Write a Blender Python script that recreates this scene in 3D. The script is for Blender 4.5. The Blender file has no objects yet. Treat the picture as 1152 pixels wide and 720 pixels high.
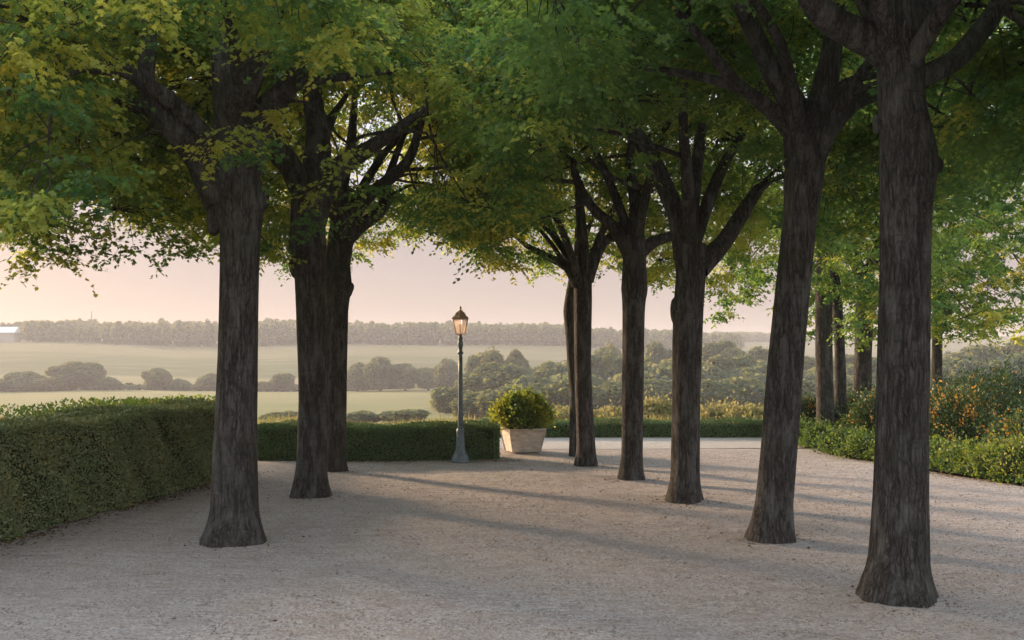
import bpy, bmesh, math, random
import numpy as np
from mathutils import Vector

random.seed(7)
RNG = np.random.default_rng(11)
sc = bpy.context.scene
COL = sc.collection

# ------------------------------------------------------------------ camera, world, sun, exposure
F = 1120.0            # focal length in photograph pixels (35 mm lens)
HZ = 400.0            # picture row of the true horizon
EYE = 2.3
cd = bpy.data.cameras.new('camera'); cam = bpy.data.objects.new('camera', cd); COL.objects.link(cam)
cd.sensor_width = 36; cd.lens = 35; cd.shift_y = 40 / 1152
cd.clip_start = 0.1; cd.clip_end = 9000
cam.location = (0, 0, EYE); cam.rotation_euler = (math.radians(90), 0, 0)
sc.camera = cam

SUN_EL = math.radians(14.5)
SUN_AZ = math.radians(-48)       # from +Y (view direction), negative = left
sdir = Vector((math.sin(SUN_AZ) * math.cos(SUN_EL), math.cos(SUN_AZ) * math.cos(SUN_EL), math.sin(SUN_EL)))
w = bpy.data.worlds.new('World'); sc.world = w; w.use_nodes = True
nt = w.node_tree; nt.nodes.clear()
wo = nt.nodes.new('ShaderNodeOutputWorld'); bg = nt.nodes.new('ShaderNodeBackground')
sky = nt.nodes.new('ShaderNodeTexSky'); sky.sky_type = 'NISHITA'; sky.sun_disc = False
sky.sun_elevation = SUN_EL; sky.sun_rotation = SUN_AZ
sky.air_density = 1.0; sky.dust_density = 1.2; sky.ozone_density = 1.6; sky.altitude = 50
mx = nt.nodes.new('ShaderNodeMix'); mx.data_type = 'RGBA'; mx.blend_type = 'MULTIPLY'; mx.inputs[0].default_value = 1
mx.inputs[7].default_value = (1.0, 0.84, 0.88, 1)
nt.links.new(sky.outputs[0], mx.inputs[6])
veil = nt.nodes.new('ShaderNodeMix'); veil.data_type = 'RGBA'; veil.inputs[0].default_value = 0.90   # thin high cloud evens the sky out
wtc = nt.nodes.new('ShaderNodeTexCoord'); wse = nt.nodes.new('ShaderNodeSeparateXYZ'); nt.links.new(wtc.outputs['Generated'], wse.inputs[0])
wmr = nt.nodes.new('ShaderNodeMapRange'); wmr.inputs[1].default_value = .12; wmr.inputs[2].default_value = .34; nt.links.new(wse.outputs[2], wmr.inputs[0])
wgr = nt.nodes.new('ShaderNodeMix'); wgr.data_type = 'RGBA'; nt.links.new(wmr.outputs[0], wgr.inputs[0])
wgr.inputs[6].default_value = (1.80, 1.44, 1.41, 1); wgr.inputs[7].default_value = (5.3, 5.9, 6.6, 1)
nt.links.new(wgr.outputs[2], veil.inputs[7])
nt.links.new(mx.outputs[2], veil.inputs[6]); nt.links.new(veil.outputs[2], bg.inputs[0])
bg.inputs[1].default_value = 0.12
nt.links.new(bg.outputs[0], wo.inputs[0])
ld = bpy.data.lights.new('sun', 'SUN'); ld.energy = 3.8; ld.angle = math.radians(5); ld.color = (1.0, 0.70, 0.44)
sun = bpy.data.objects.new('sun', ld); COL.objects.link(sun)
sun.rotation_euler = sdir.to_track_quat('Z', 'Y').to_euler()
sc.view_settings.view_transform = 'Standard'; sc.view_settings.look = 'None'
sc.view_settings.exposure = 1.2; sc.view_settings.gamma = 1.0; sc.view_settings.use_curve_mapping = False
sc.cycles.use_denoising = True; sc.cycles.adaptive_threshold = .006; sc.cycles.sample_clamp_indirect = 4
sc.cycles.max_bounces = 8; sc.cycles.diffuse_bounces = 3; sc.cycles.transmission_bounces = 6
sc.cycles.transparent_max_bounces = 8; sc.cycles.volume_bounces = 0
sc.cycles.caustics_reflective = False; sc.cycles.caustics_refractive = False

# ------------------------------------------------------------------ helpers
def at(x, y, d):
    """photograph pixel and depth -> world point"""
    return Vector(((x - 576) / F * d, d, EYE - (y - HZ) / F * d))

def tag(o, label=None, cat=None, group=None, kind=None):
    if label: o['label'] = label
    if cat: o['category'] = cat
    if group: o['group'] = group
    if kind: o['kind'] = kind
    return o

def empty(name, loc, label=None, cat=None, group=None):
    o = bpy.data.objects.new(name, None); COL.objects.link(o); o.location = loc
    o.empty_display_size = 0.3
    return tag(o, label, cat, group)

def link(name, me, parent=None, mats=()):
    o = bpy.data.objects.new(name, me); COL.objects.link(o)
    for m in mats: me.materials.append(m)
    if parent is not None: o.parent = parent
    return o

def mesh_np(name, V, faces_flat, nper, tint=None, smooth=False, matidx=None):
    """mesh from numpy arrays; faces_flat holds vertex indices, nper the corner count of each face"""
    me = bpy.data.meshes.new(name)
    V = np.asarray(V, dtype=np.float32); faces_flat = np.asarray(faces_flat, dtype=np.int32)
    nf = len(nper)
    me.vertices.add(len(V)); me.vertices.foreach_set('co', V.ravel())
    me.loops.add(len(faces_flat)); me.loops.foreach_set('vertex_index', faces_flat)
    me.polygons.add(nf)
    ls = np.zeros(nf, np.int32); ls[1:] = np.cumsum(nper)[:-1]
    me.polygons.foreach_set('loop_start', ls); me.polygons.foreach_set('loop_total', np.asarray(nper, np.int32))
    me.polygons.foreach_set('use_smooth', np.full(nf, smooth))
    if matidx is not None: me.polygons.foreach_set('material_index', np.asarray(matidx, np.int32))
    if tint is not None:
        a = me.attributes.new('tint', 'FLOAT', 'FACE'); a.data.foreach_set('value', np.asarray(tint, np.float32))
    me.update(calc_edges=True); me.validate()
    return me

def N(nt, t, **kw):
    n = nt.nodes.new(t)
    for k, v in kw.items(): setattr(n, k, v)
    return n

def newmat(name):
    m = bpy.data.materials.new(name); m.use_nodes = True; m.node_tree.nodes.clear()
    return m, m.node_tree

def ramp(nt, fac, stops, interp='LINEAR'):
    r = nt.nodes.new('ShaderNodeValToRGB'); r.color_ramp.interpolation = interp
    e = r.color_ramp.elements
    while len(e) < len(stops): e.new(0.5)
    for el, (p, c) in zip(e, stops):
        el.position = p; el.color = (*c, 1)
    nt.links.new(fac, r.inputs[0])
    return r.outputs[0]

def noise(nt, vec, scale, detail=4, rough=0.55, sx=None):
    n = nt.nodes.new('ShaderNodeTexNoise'); n.inputs['Scale'].default_value = scale
    n.inputs['Detail'].default_value = detail; n.inputs['Roughness'].default_value = rough
    if sx is not None:
        mp = nt.nodes.new('ShaderNodeMapping'); mp.inputs['Scale'].default_value = sx
        nt.links.new(vec, mp.inputs[0]); vec = mp.outputs[0]
    if vec is not None: nt.links.new(vec, n.inputs['Vector'])
    return n.outputs[0]

def mixc(nt, a, b, f, blend='MIX'):
    n = nt.nodes.new('ShaderNodeMix'); n.data_type = 'RGBA'; n.blend_type = blend
    for s, v in ((6, a), (7, b), (0, f)):
        if hasattr(v, 'is_linked'): nt.links.new(v, n.inputs[s])
        else: n.inputs[s].default_value = v if s == 0 else (*v, 1)
    return n.outputs[2]

def mathn(nt, op, a, b=0.0):
    n = nt.nodes.new('ShaderNodeMath'); n.operation = op
    for i, v in enumerate((a, b)):
        if hasattr(v, 'is_linked'): nt.links.new(v, n.inputs[i])
        else: n.inputs[i].default_value = v
    return n.outputs[0]

def bump(nt, h, strength, dist, prev=None):
    b = nt.nodes.new('ShaderNodeBump'); b.inputs['Strength'].default_value = strength; b.inputs['Distance'].default_value = dist
    nt.links.new(h, b.inputs['Height'])
    if prev is not None: nt.links.new(prev, b.inputs['Normal'])
    return b.outputs[0]

def principled(nt, color, rough=0.8, normal=None, spec=0.3, metal=0.0):
    p = nt.nodes.new('ShaderNodeBsdfPrincipled'); o = nt.nodes.new('ShaderNodeOutputMaterial')
    if hasattr(color, 'is_linked'): nt.links.new(color, p.inputs['Base Color'])
    else: p.inputs['Base Color'].default_value = (*color, 1)
    if hasattr(rough, 'is_linked'): nt.links.new(rough, p.inputs['Roughness'])
    else: p.inputs['Roughness'].default_value = rough
    p.inputs['Specular IOR Level'].default_value = spec; p.inputs['Metallic'].default_value = metal
    if normal is not None: nt.links.new(normal, p.inputs['Normal'])
    nt.links.new(p.outputs[0], o.inputs[0])
    return p

def leaf_mat(name, stops, tstops, trans=0.45, gloss=0.06, rough=0.45):
    m, nt = newmat(name)
    a = N(nt, 'ShaderNodeAttribute', attribute_name='tint').outputs['Fac']
    c = ramp(nt, a, stops); t = ramp(nt, a, tstops)
    d = nt.nodes.new('ShaderNodeBsdfDiffuse'); tr = nt.nodes.new('ShaderNodeBsdfTranslucent')
    nt.links.new(c, d.inputs[0]); nt.links.new(t, tr.inputs[0])
    g = nt.nodes.new('ShaderNodeBsdfGlossy'); g.inputs['Roughness'].default_value = rough; g.inputs[0].default_value = (.8, .85, .8, 1)
    m1 = nt.nodes.new('ShaderNodeMixShader'); m1.inputs[0].default_value = trans
    nt.links.new(d.outputs[0], m1.inputs[1]); nt.links.new(tr.outputs[0], m1.inputs[2])
    m2 = nt.nodes.new('ShaderNodeMixShader'); m2.inputs[0].default_value = gloss
    nt.links.new(m1.outputs[0], m2.inputs[1]); nt.links.new(g.outputs[0], m2.inputs[2])
    o = nt.nodes.new('ShaderNodeOutputMaterial'); nt.links.new(m2.outputs[0], o.inputs[0])
    return m

# ------------------------------------------------------------------ materials
M = {}
M['leaf'] = leaf_mat('lime_leaves',
    [(0, (.036, .092, .050)), (.5, (.095, .165, .062)), (.75, (.19, .255, .075)), (1, (.35, .36, .085))],
    [(0, (.20, .38, .08)), (.5, (.38, .52, .09)), (.75, (.66, .70, .11)), (1, (.86, .76, .12))], trans=.52, gloss=.018)
M['leaf_far'] = leaf_mat('far_leaves',
    [(0, (.025, .058, .046)), (.6, (.045, .080, .050)), (1, (.11, .13, .07))],
    [(0, (.22, .26, .08)), (.6, (.34, .34, .10)), (1, (.55, .46, .16))], trans=.42, gloss=.02)
M['hedge'] = leaf_mat('hedge_leaves',
    [(0, (.16, .22, .09)), (.5, (.26, .29, .12)), (.8, (.36, .31, .13)), (1, (.48, .34, .13))],
    [(0, (.12, .18, .03)), (.6, (.16, .21, .03)), (1, (.36, .27, .04))], trans=.15, gloss=.05)
M['hedge_dark'] = leaf_mat('box_leaves',
    [(0, (.085, .16, .06)), (.6, (.13, .22, .075)), (1, (.18, .20, .07))],
    [(0, (.05, .10, .02)), (.6, (.09, .15, .02)), (1, (.2, .2, .03))], trans=.15, gloss=.05)
M['shrub'] = leaf_mat('shrub_leaves',
    [(0, (.02, .05, .026)), (.6, (.045, .085, .03)), (.86, (.11, .13, .035)), (.90, (.55, .25, .035)), (1, (.60, .34, .07))],
    [(0, (.05, .11, .03)), (.6, (.13, .20, .04)), (.86, (.30, .32, .05)), (.90, (.6, .30, .05)), (1, (.75, .42, .07))], trans=.42, gloss=.05)
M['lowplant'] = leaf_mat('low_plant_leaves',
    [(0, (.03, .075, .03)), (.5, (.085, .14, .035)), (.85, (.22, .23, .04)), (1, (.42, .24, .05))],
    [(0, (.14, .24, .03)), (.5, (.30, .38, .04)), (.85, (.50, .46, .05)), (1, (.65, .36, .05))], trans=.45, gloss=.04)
M['grassy'] = leaf_mat('dry_grass',
    [(0, (.15, .17, .08)), (.5, (.24, .23, .12)), (1, (.34, .30, .16))],
    [(0, (.22, .24, .07)), (.5, (.38, .33, .10)), (1, (.52, .40, .14))], trans=.45, gloss=.02)
M['litter'] = leaf_mat('fallen_leaves',
    [(0, (.05, .03, .018)), (.5, (.13, .065, .03)), (1, (.24, .13, .05))],
    [(0, (.05, .03, .02)), (1, (.2, .1, .04))], trans=.15, gloss=.02)

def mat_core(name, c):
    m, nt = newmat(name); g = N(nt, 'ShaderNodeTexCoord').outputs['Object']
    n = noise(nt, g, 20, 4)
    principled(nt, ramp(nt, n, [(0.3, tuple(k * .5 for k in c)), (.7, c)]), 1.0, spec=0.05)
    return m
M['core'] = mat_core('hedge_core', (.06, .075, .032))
M['core_far'] = mat_core('crown_core', (.035, .06, .042))

def mat_bark():
    m, nt = newmat('bark'); tc = N(nt, 'ShaderNodeTexCoord').outputs['Object']
    oi = N(nt, 'ShaderNodeObjectInfo'); va = N(nt, 'ShaderNodeVectorMath', operation='ADD')
    nt.links.new(tc, va.inputs[0]); nt.links.new(mathn(nt, 'MULTIPLY', oi.outputs['Random'], 40), va.inputs[1]); tc = va.outputs[0]
    wn = N(nt, 'ShaderNodeTexNoise'); wn.inputs['Scale'].default_value = 3.5; wn.inputs['Detail'].default_value = 3; nt.links.new(tc, wn.inputs['Vector'])
    ws = N(nt, 'ShaderNodeVectorMath', operation='SCALE'); ws.inputs['Scale'].default_value = .055; nt.links.new(wn.outputs['Color'], ws.inputs[0])
    wa = N(nt, 'ShaderNodeVectorMath', operation='ADD'); nt.links.new(tc, wa.inputs[0]); nt.links.new(ws.outputs[0], wa.inputs[1]); wt = wa.outputs[0]
    big = noise(nt, tc, 1.3, 4)
    ridg = noise(nt, wt, 1, 6, .6, (34, 34, 2.6))
    fine = noise(nt, wt, 1, 5, .7, (110, 110, 16))
    plates = N(nt, 'ShaderNodeTexVoronoi', feature='DISTANCE_TO_EDGE'); plates.inputs['Scale'].default_value = 1
    pm = N(nt, 'ShaderNodeMapping'); pm.inputs['Scale'].default_value = (22, 22, 4.5); nt.links.new(wt, pm.inputs[0]); nt.links.new(pm.outputs[0], plates.inputs['Vector'])
    crack = ramp(nt, plates.outputs['Distance'], [(0, (0, 0, 0)), (.16, (1, 1, 1))])
    cross = noise(nt, tc, 1, 4, .6, (5, 5, 24))
    patch = noise(nt, tc, 5, 5, .6, (1.6, 1.6, .45))
    lich = noise(nt, tc, 9, 6, .7)
    f = mathn(nt, 'ADD', mathn(nt, 'MULTIPLY', ridg, .5), mathn(nt, 'MULTIPLY', fine, .5))
    c = ramp(nt, f, [(.36, (.016, .0135, .012)), (.47, (.054, .047, .043)), (.57, (.11, .098, .090)), (.70, (.20, .183, .17))])
    c = mixc(nt, c, (.020, .016, .014), mathn(nt, 'MULTIPLY', mathn(nt, 'SUBTRACT', 1.0, crack), .55))
    c = mixc(nt, c, (.19, .185, .17), mathn(nt, 'MULTIPLY', ramp(nt, patch, [(.48, (0, 0, 0)), (.64, (1, 1, 1))]), .5))
    c = mixc(nt, c, (.055, .066, .035), mathn(nt, 'MULTIPLY', ramp(nt, big, [(.5, (0, 0, 0)), (.68, (1, 1, 1))]), .3))
    c = mixc(nt, c, (.24, .25, .21), mathn(nt, 'MULTIPLY', ramp(nt, lich, [(.64, (0, 0, 0)), (.72, (1, 1, 1))]), .5))
    c = mixc(nt, c, (.03, .025, .022), mathn(nt, 'MULTIPLY', ramp(nt, cross, [(.58, (0, 0, 0)), (.70, (1, 1, 1))]), .5))
    nrm = bump(nt, cross, .5, .03)
    nrm = bump(nt, crack, .6, .02, nrm)
    nrm = bump(nt, f, .9, .035, nrm)
    principled(nt, c, .92, nrm, .15)
    return m
M['bark'] = mat_bark()

def mat_gravel(name, pale):
    m, nt = newmat(name); tc = N(nt, 'ShaderNodeTexCoord').outputs['Object']
    big = noise(nt, tc, .35, 4); mid = noise(nt, tc, 2.2, 6, .6, (1, 1.8, 1)); fine = noise(nt, tc, 26, 5, .7)
    rake = noise(nt, tc, 1, 5, .6, (2.4, 10, 1))
    v = N(nt, 'ShaderNodeTexVoronoi'); v.inputs['Scale'].default_value = 62; nt.links.new(tc, v.inputs['Vector'])
    vb = N(nt, 'ShaderNodeTexVoronoi'); vb.inputs['Scale'].default_value = 24; nt.links.new(tc, vb.inputs['Vector'])
    if pale:
        c = ramp(nt, fine, [(.3, (.36, .33, .31)), (.7, (.56, .52, .49))])
    else:
        c = ramp(nt, fine, [(.28, (.21, .18, .168)), (.5, (.41, .362, .34)), (.72, (.59, .53, .50))])
        c = mixc(nt, c, (.25, .18, .13), mathn(nt, 'MULTIPLY', ramp(nt, mid, [(.46, (0, 0, 0)), (.62, (1, 1, 1))]), .32))
        c = mixc(nt, c, (.44, .39, .35), mathn(nt, 'MULTIPLY', ramp(nt, big, [(.4, (0, 0, 0)), (.65, (1, 1, 1))]), .35))
        sp = mathn(nt, 'MULTIPLY', ramp(nt, v.outputs['Color'], [(.80, (0, 0, 0)), (.92, (1, 1, 1))]), .5)
        c = mixc(nt, c, (.10, .08, .07), sp)
    nrm = bump(nt, rake, .9, .07); nrm = bump(nt, mid, .8, .08, nrm)
    nrm = bump(nt, vb.outputs['Distance'], .5, .02, nrm); nrm = bump(nt, v.outputs['Distance'], .6, .012, nrm)
    principled(nt, c, .95, nrm, .15)
    return m
M['gravel'] = mat_gravel('gravel', False); M['pale'] = mat_gravel('pale_path', True)

def mat_terrain():
    m, nt = newmat('fields'); tc = N(nt, 'ShaderNodeTexCoord').outputs['Object']
    s = N(nt, 'ShaderNodeSeparateXYZ'); nt.links.new(tc, s.inputs[0])
    wob = mathn(nt, 'MULTIPLY', mathn(nt, 'SUBTRACT', noise(nt, tc, .006, 3), .5), 45)
    yy = mathn(nt, 'ADD', mathn(nt, 'ADD', s.outputs[1], wob), mathn(nt, 'MULTIPLY', s.outputs[0], .10))
    fac = mathn(nt, 'DIVIDE', yy, 1400)
    c = ramp(nt, fac, [(0, (.10, .12, .05)), (.08, (.15, .16, .07)), (.20, (.19, .18, .08)), (.31, (.24, .21, .09)), (.316, (.05, .06, .03)), (.325, (.20, .17, .08)), (.36, (.24, .20, .10)),
                       (.368, (.075, .085, .040)), (.435, (.095, .10, .048)), (.44, (.16, .14, .08)), (.5, (.14, .12, .07)), (1, (.12, .12, .07))])
    str_ = noise(nt, tc, 1, 4, .6, (.015, .25, 1)); pat = noise(nt, tc, .02, 5, .6)
    c = mixc(nt, c, (.30, .26, .15), mathn(nt, 'MULTIPLY', ramp(nt, str_, [(.5, (0, 0, 0)), (.62, (1, 1, 1))]), .5))
    c = mixc(nt, c, (.09, .11, .05), mathn(nt, 'MULTIPLY', ramp(nt, pat, [(.5, (0, 0, 0)), (.75, (1, 1, 1))]), .5))
    rows = noise(nt, tc, 1, 2, .5, (.004, 1.1, 1))
    c = mixc(nt, c, (.13, .13, .06), mathn(nt, 'MULTIPLY', ramp(nt, rows, [(.46, (0, 0, 0)), (.56, (1, 1, 1))]), .45))
    principled(nt, c, 1.0, bump(nt, noise(nt, tc, .8, 6), .6, .4), .05)
    return m
M['terrain'] = mat_terrain()

def simple(name, c, rough=.6, metal=0, var=.25, scale=9, bs=.2, spec=.4, stretch=None):
    m, nt = newmat(name); tc = N(nt, 'ShaderNodeTexCoord').outputs['Object']
    n = noise(nt, tc, scale, 5, .6, stretch)
    col = ramp(nt, n, [(.3, tuple(k * (1 - var) for k in c)), (.7, tuple(min(1, k * (1 + var)) for k in c))])
    principled(nt, col, rough, bump(nt, n, bs, .01), spec, metal)
    return m
M['iron'] = simple('painted_iron', (.15, .19, .205), .48, .1, .35, 14)
M['brass'] = simple('aged_brass', (.60, .40, .30), .45, .4, .3, 20)
M['tub'] = simple('weathered_stoneware', (.66, .56, .46), .85, 0, .28, 5, .5, .2, (1, 1, 3))
M['soil'] = simple('soil', (.05, .035, .025), 1, 0, .4, 30, .5)
M['white_sheet'] = simple('white_roof', (.80, .78, .76), .3, 0, .05)
M['barn_wall'] = simple('barn_wall', (.38, .34, .30), .8)
M['mast'] = simple('mast_steel', (.2, .2, .2), .6)
m, nt_ = newmat('lantern_glass')
g1 = N(nt_, 'ShaderNodeBsdfTransparent'); g2 = N(nt_, 'ShaderNodeBsdfTranslucent'); g3 = N(nt_, 'ShaderNodeBsdfGlossy')
g1.inputs[0].default_value = (.93, .86, .80, 1); g2.inputs[0].default_value = (.9, .74, .6, 1); g3.inputs['Roughness'].default_value = .12
a1 = N(nt_, 'ShaderNodeMixShader'); a1.inputs[0].default_value = .42; nt_.links.new(g1.outputs[0], a1.inputs[1]); nt_.links.new(g2.outputs[0], a1.inputs[2])
a2 = N(nt_, 'ShaderNodeMixShader'); a2.inputs[0].default_value = .15; nt_.links.new(a1.outputs[0], a2.inputs[1]); nt_.links.new(g3.outputs[0], a2.inputs[2])
o_ = N(nt_, 'ShaderNodeOutputMaterial'); nt_.links.new(a2.outputs[0], o_.inputs[0]); M['glass'] = m
m, nt_ = newmat('lamp_mantle'); e_ = N(nt_, 'ShaderNodeEmission'); e_.inputs[0].default_value = (1, .86, .70, 1); e_.inputs[1].default_value = 1.2
o_ = N(nt_, 'ShaderNodeOutputMaterial'); nt_.links.new(e_.outputs[0], o_.inputs[0]); M['mantle'] = m

# ------------------------------------------------------------------ geometry generators
LEAF_LOBED = np.array([(0, 0), (.42, .14), (.26, .36), (.44, .66), (.17, .64), (0, 1.0), (-.17, .64), (-.44, .66), (-.26, .36), (-.42, .14)])
LEAF_OVAL = np.array([(0, 0), (.30, .35), (.22, .75), (0, 1.0), (-.22, .75), (-.30, .35)])
LEAF_DIAM = np.array([(0, 0), (.36, .45), (0, 1.0), (-.36, .45)])
LEAF_SQ = np.array([(-.5, -.5), (.5, -.5), (.5, .5), (-.5, .5)])

def unit(a): return a / np.maximum(np.linalg.norm(a, axis=1, keepdims=True), 1e-9)

def leaf_arrays(P, T, Nn, S, shape, cup=.12):
    """P base points, T tip directions, Nn rough normals, S sizes"""
    T = unit(T); W = unit(np.cross(T, Nn)); Nn = np.cross(W, T)
    n = len(P); k = len(shape)
    u = shape[:, 0][None, :, None]; v = shape[:, 1][None, :, None]
    V = P[:, None, :] + S[:, None, None] * (W[:, None, :] * u + T[:, None, :] * v + Nn[:, None, :] * (cup * np.abs(u) - .10 * v * v))
    return V.reshape(-1, 3), np.arange(n * k), np.full(n, k)

def rdir(n, rng):
    a = rng.normal(size=(n, 3)); return unit(a)

def sprays(centers, rng, ntw, nleaf, size, length, shape, tint_of):
    """feathery drooping sprays of leaves about each centre"""
    nC = len(centers)
    c = np.repeat(centers, ntw, axis=0); n = len(c)
    az = rng.uniform(0, 2 * np.pi, n); el = rng.uniform(-.55, .45, n)
    d = np.stack([np.cos(az) * np.cos(el), np.sin(az) * np.cos(el), np.sin(el)], 1)
    L = length * rng.uniform(.55, 1.15, n)
    c = c + rdir(n, rng) * length * .28 * rng.random((n, 1))
    tw_t = np.repeat(tint_of(nC), ntw)
    t = np.tile(np.linspace(.12, 1, nleaf), n); cc = np.repeat(c, nleaf, 0); dd = np.repeat(d, nleaf, 0); LL = np.repeat(L, nleaf)
    tt = np.repeat(tw_t, nleaf)
    P = cc + dd * (t * LL)[:, None]; P[:, 2] -= .30 * LL * t * t
    n2 = len(P)
    side = np.where(np.tile(np.arange(nleaf), n) % 2 == 0, 1.0, -1.0)
    ang = side * rng.uniform(.5, 1.3, n2)
    hx = dd[:, 0] * np.cos(ang) - dd[:, 1] * np.sin(ang); hy = dd[:, 0] * np.sin(ang) + dd[:, 1] * np.cos(ang)
    T = np.stack([hx, hy, rng.uniform(-1.1, .05, n2)], 1)
    Nn = np.stack([rng.normal(0, .45, n2), rng.normal(0, .45, n2), np.ones(n2)], 1)
    P = P + rng.normal(0, .02, (n2, 3))
    S = size * .82 * rng.uniform(.55, 1.2, n2)
    V, f, k = leaf_arrays(P, T, Nn, S, shape)
    tint = np.clip(tt + rng.normal(0, .07, n2), 0, 1)
    return V, f, k, tint

def fbm1(a, seed):
    return (np.sin(a * 1.7 + seed) + .6 * np.sin(a * 3.1 + seed * 2.3) + .35 * np.sin(a * 6.7 + seed * 5.1)) / 1.95

def tube(pts, radii, sides=12, step=None, lobes=0.0, seed=0.0, cap=True, hollow=False):
    """smooth tapered tube through the points; returns V, F list"""
    pts = [Vector(p) for p in pts]
    # catmull-rom resample
    out, rr = [], []
    n = len(pts)
    for i in range(n - 1):
        p0 = pts[max(i - 1, 0)]; p1 = pts[i]; p2 = pts[i + 1]; p3 = pts[min(i + 2, n - 1)]
        seg = max(2, int((p2 - p1).length / step)) if step else 3
        for j in range(seg):
            t = j / seg
            q = 0.5 * ((2 * p1) + (p2 - p0) * t + (2 * p0 - 5 * p1 + 4 * p2 - p3) * t * t + (3 * p1 - p0 - 3 * p2 + p3) * t ** 3)
            out.append(q); rr.append(radii[i] * (1 - t) + radii[i + 1] * t)
    out.append(pts[-1]); rr.append(radii[-1])
    m = len(out); P = np.array([tuple(p) for p in out]); R = np.array(rr)
    Tn = np.gradient(P, axis=0); Tn = unit(Tn)
    ref = np.array([1.0, 0, 0]) if abs(Tn[0][0]) < .8 else np.array([0, 1.0, 0])
    V = []
    for i in range(m):
        u = ref - Tn[i] * np.dot(ref, Tn[i]); u /= np.linalg.norm(u); ref = u
        v = np.cross(Tn[i], u)
        a = np.linspace(0, 2 * np.pi, sides, endpoint=False)
        r = np.full(sides, R[i])
        if lobes:
            z = P[i][2]
            r = r * (1 + lobes * (.6 * np.sin(3 * a + seed + .35 * z) + .5 * np.sin(5 * a + seed * 2 - .5 * z) + .35 * np.sin(8 * a + seed * 3.3 + .2 * z)
                                  + .35 * np.sin(2 * a + seed + 1.9 * z) * np.sin(2.3 * z + seed)))
        V.append(P[i] + np.outer(np.cos(a) * r, u) + np.outer(np.sin(a) * r, v))
    V = np.concatenate(V)
    Fc = []
    for i in range(m - 1):
        for j in range(sides):
            k = (j + 1) % sides
            Fc.append((i * sides + j, i * sides + k, (i + 1) * sides + k, (i + 1) * sides + j))
    Fc.append(tuple(range((m - 1) * sides, m * sides)))
    return V, Fc

class Buf:
    def __init__(s): s.V = []; s.f = []; s.k = []; s.t = []; s.mi = []; s.n = 0
    def add(s, V, f, k, tint=None, mi=0):
        s.V.append(np.asarray(V)); s.f.append(np.asarray(f) + s.n); s.k.append(np.asarray(k)); s.n += len(V)
        s.t.append(np.full(len(k), .3) if tint is None else tint); s.mi.append(np.full(len(k), mi))
    def addpoly(s, V, F_, mi=0, tint=None):
        s.add(V, [i for q in F_ for i in q], [len(q) for q in F_], tint, mi)
    def box(s, a, b, mi=0):
        x0, y0, z0 = a; x1, y1, z1 = b
        V = [(x0, y0, z0), (x1, y0, z0), (x1, y1, z0), (x0, y1, z0), (x0, y0, z1), (x1, y0, z1), (x1, y1, z1), (x0, y1, z1)]
        s.addpoly(V, [(3, 2, 1, 0), (4, 5, 6, 7), (0, 1, 5, 4), (1, 2, 6, 5), (2, 3, 7, 6), (3, 0, 4, 7)], mi)
    def lathe(s, prof, sides=20, c=(0, 0), mi=0, rot=0):
        V = []; F_ = []
        for (r, z) in prof:
            for j in range(sides):
                a = rot + 2 * math.pi * j / sides; V.append((c[0] + r * math.cos(a), c[1] + r * math.sin(a), z))
        for i in range(len(prof) - 1):
            for j in range(sides):
                k = (j + 1) % sides; F_.append((i * sides + j, i * sides + k, (i + 1) * sides + k, (i + 1) * sides + j))
        F_.append(tuple(range(sides))[::-1]); F_.append(tuple(range((len(prof) - 1) * sides, len(prof) * sides)))
        s.addpoly(V, F_, mi)
    def mesh(s, name, smooth=False):
        return mesh_np(name, np.concatenate(s.V), np.concatenate(s.f), np.concatenate(s.k), np.concatenate(s.t), smooth, np.concatenate(s.mi))

def poly_mesh(name, V, F_, smooth=False):
    b = Buf(); b.addpoly(np.asarray(V), F_); return b.mesh(name, smooth)

# ------------------------------------------------------------------ ground
def terrain_z(X, Y):
    """garden terrace edge falling to a valley, then the far hill"""
    prof_y = [-3000, -60, 31, 40, 60, 110, 230, 450, 520, 600, 700, 780, 900, 1200, 2000]
    prof_z = [-.03, -.03, -.03, -.9, -3.2, -6.5, -11.5, -12.3, -8.5, 0.5, 9.2, 12.5, 15.0, 16, 12]
    z = np.interp(Y, prof_y, prof_z)
    # right side of the valley climbs to a farther, slightly lower hill
    sidez = np.interp(Y, [31, 60, 230, 450, 700, 900, 1200, 2000], [0, 0, -1.5, -5, -13, -7, 9, 9])
    s = 1 / (1 + np.exp(-(X - 60 - .02 * Y) / 45))
    z = z + sidez * s * (Y > 31)
    # left of the terrace the land drops too
    lx = np.interp(X, [-60, -25, -9.5], [-6.5, -2.5, 0])
    z = np.where((Y <= 60), np.minimum(z, -.03 + lx + (z + .03) * .5), z)
    rx = np.interp(X, [26, 60, 160], [0, -1.5, -6])
    z = np.where((Y <= 60), np.minimum(z, -.03 + rx), z)
    far = np.clip((Y - 120) / 200, 0, 1)
    z = z + far * (1.6 * np.sin(X / 75 + 1) + .9 * np.sin(X / 31 + Y / 60))
    return z
ys = np.unique(np.concatenate([np.linspace(-2500, -60, 12), np.linspace(-60, 30, 19), np.linspace(31, 130, 45), np.linspace(130, 1000, 140), np.linspace(1000, 2500, 14)]))
xs = np.unique(np.concatenate([np.linspace(-2500, -600, 8), np.linspace(-600, -80, 53), np.linspace(-80, 80, 65), np.linspace(80, 600, 53), np.linspace(600, 2500, 8)]))
XX, YY = np.meshgrid(xs, ys); ZZ = terrain_z(XX, YY)
V = np.stack([XX, YY, ZZ], -1).reshape(-1, 3); nx, ny = len(xs), len(ys)
idx = np.arange(nx * ny).reshape(ny, nx)
q = np.stack([idx[:-1, :-1], idx[:-1, 1:], idx[1:, 1:], idx[1:, :-1]], -1).reshape(-1, 4)
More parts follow.
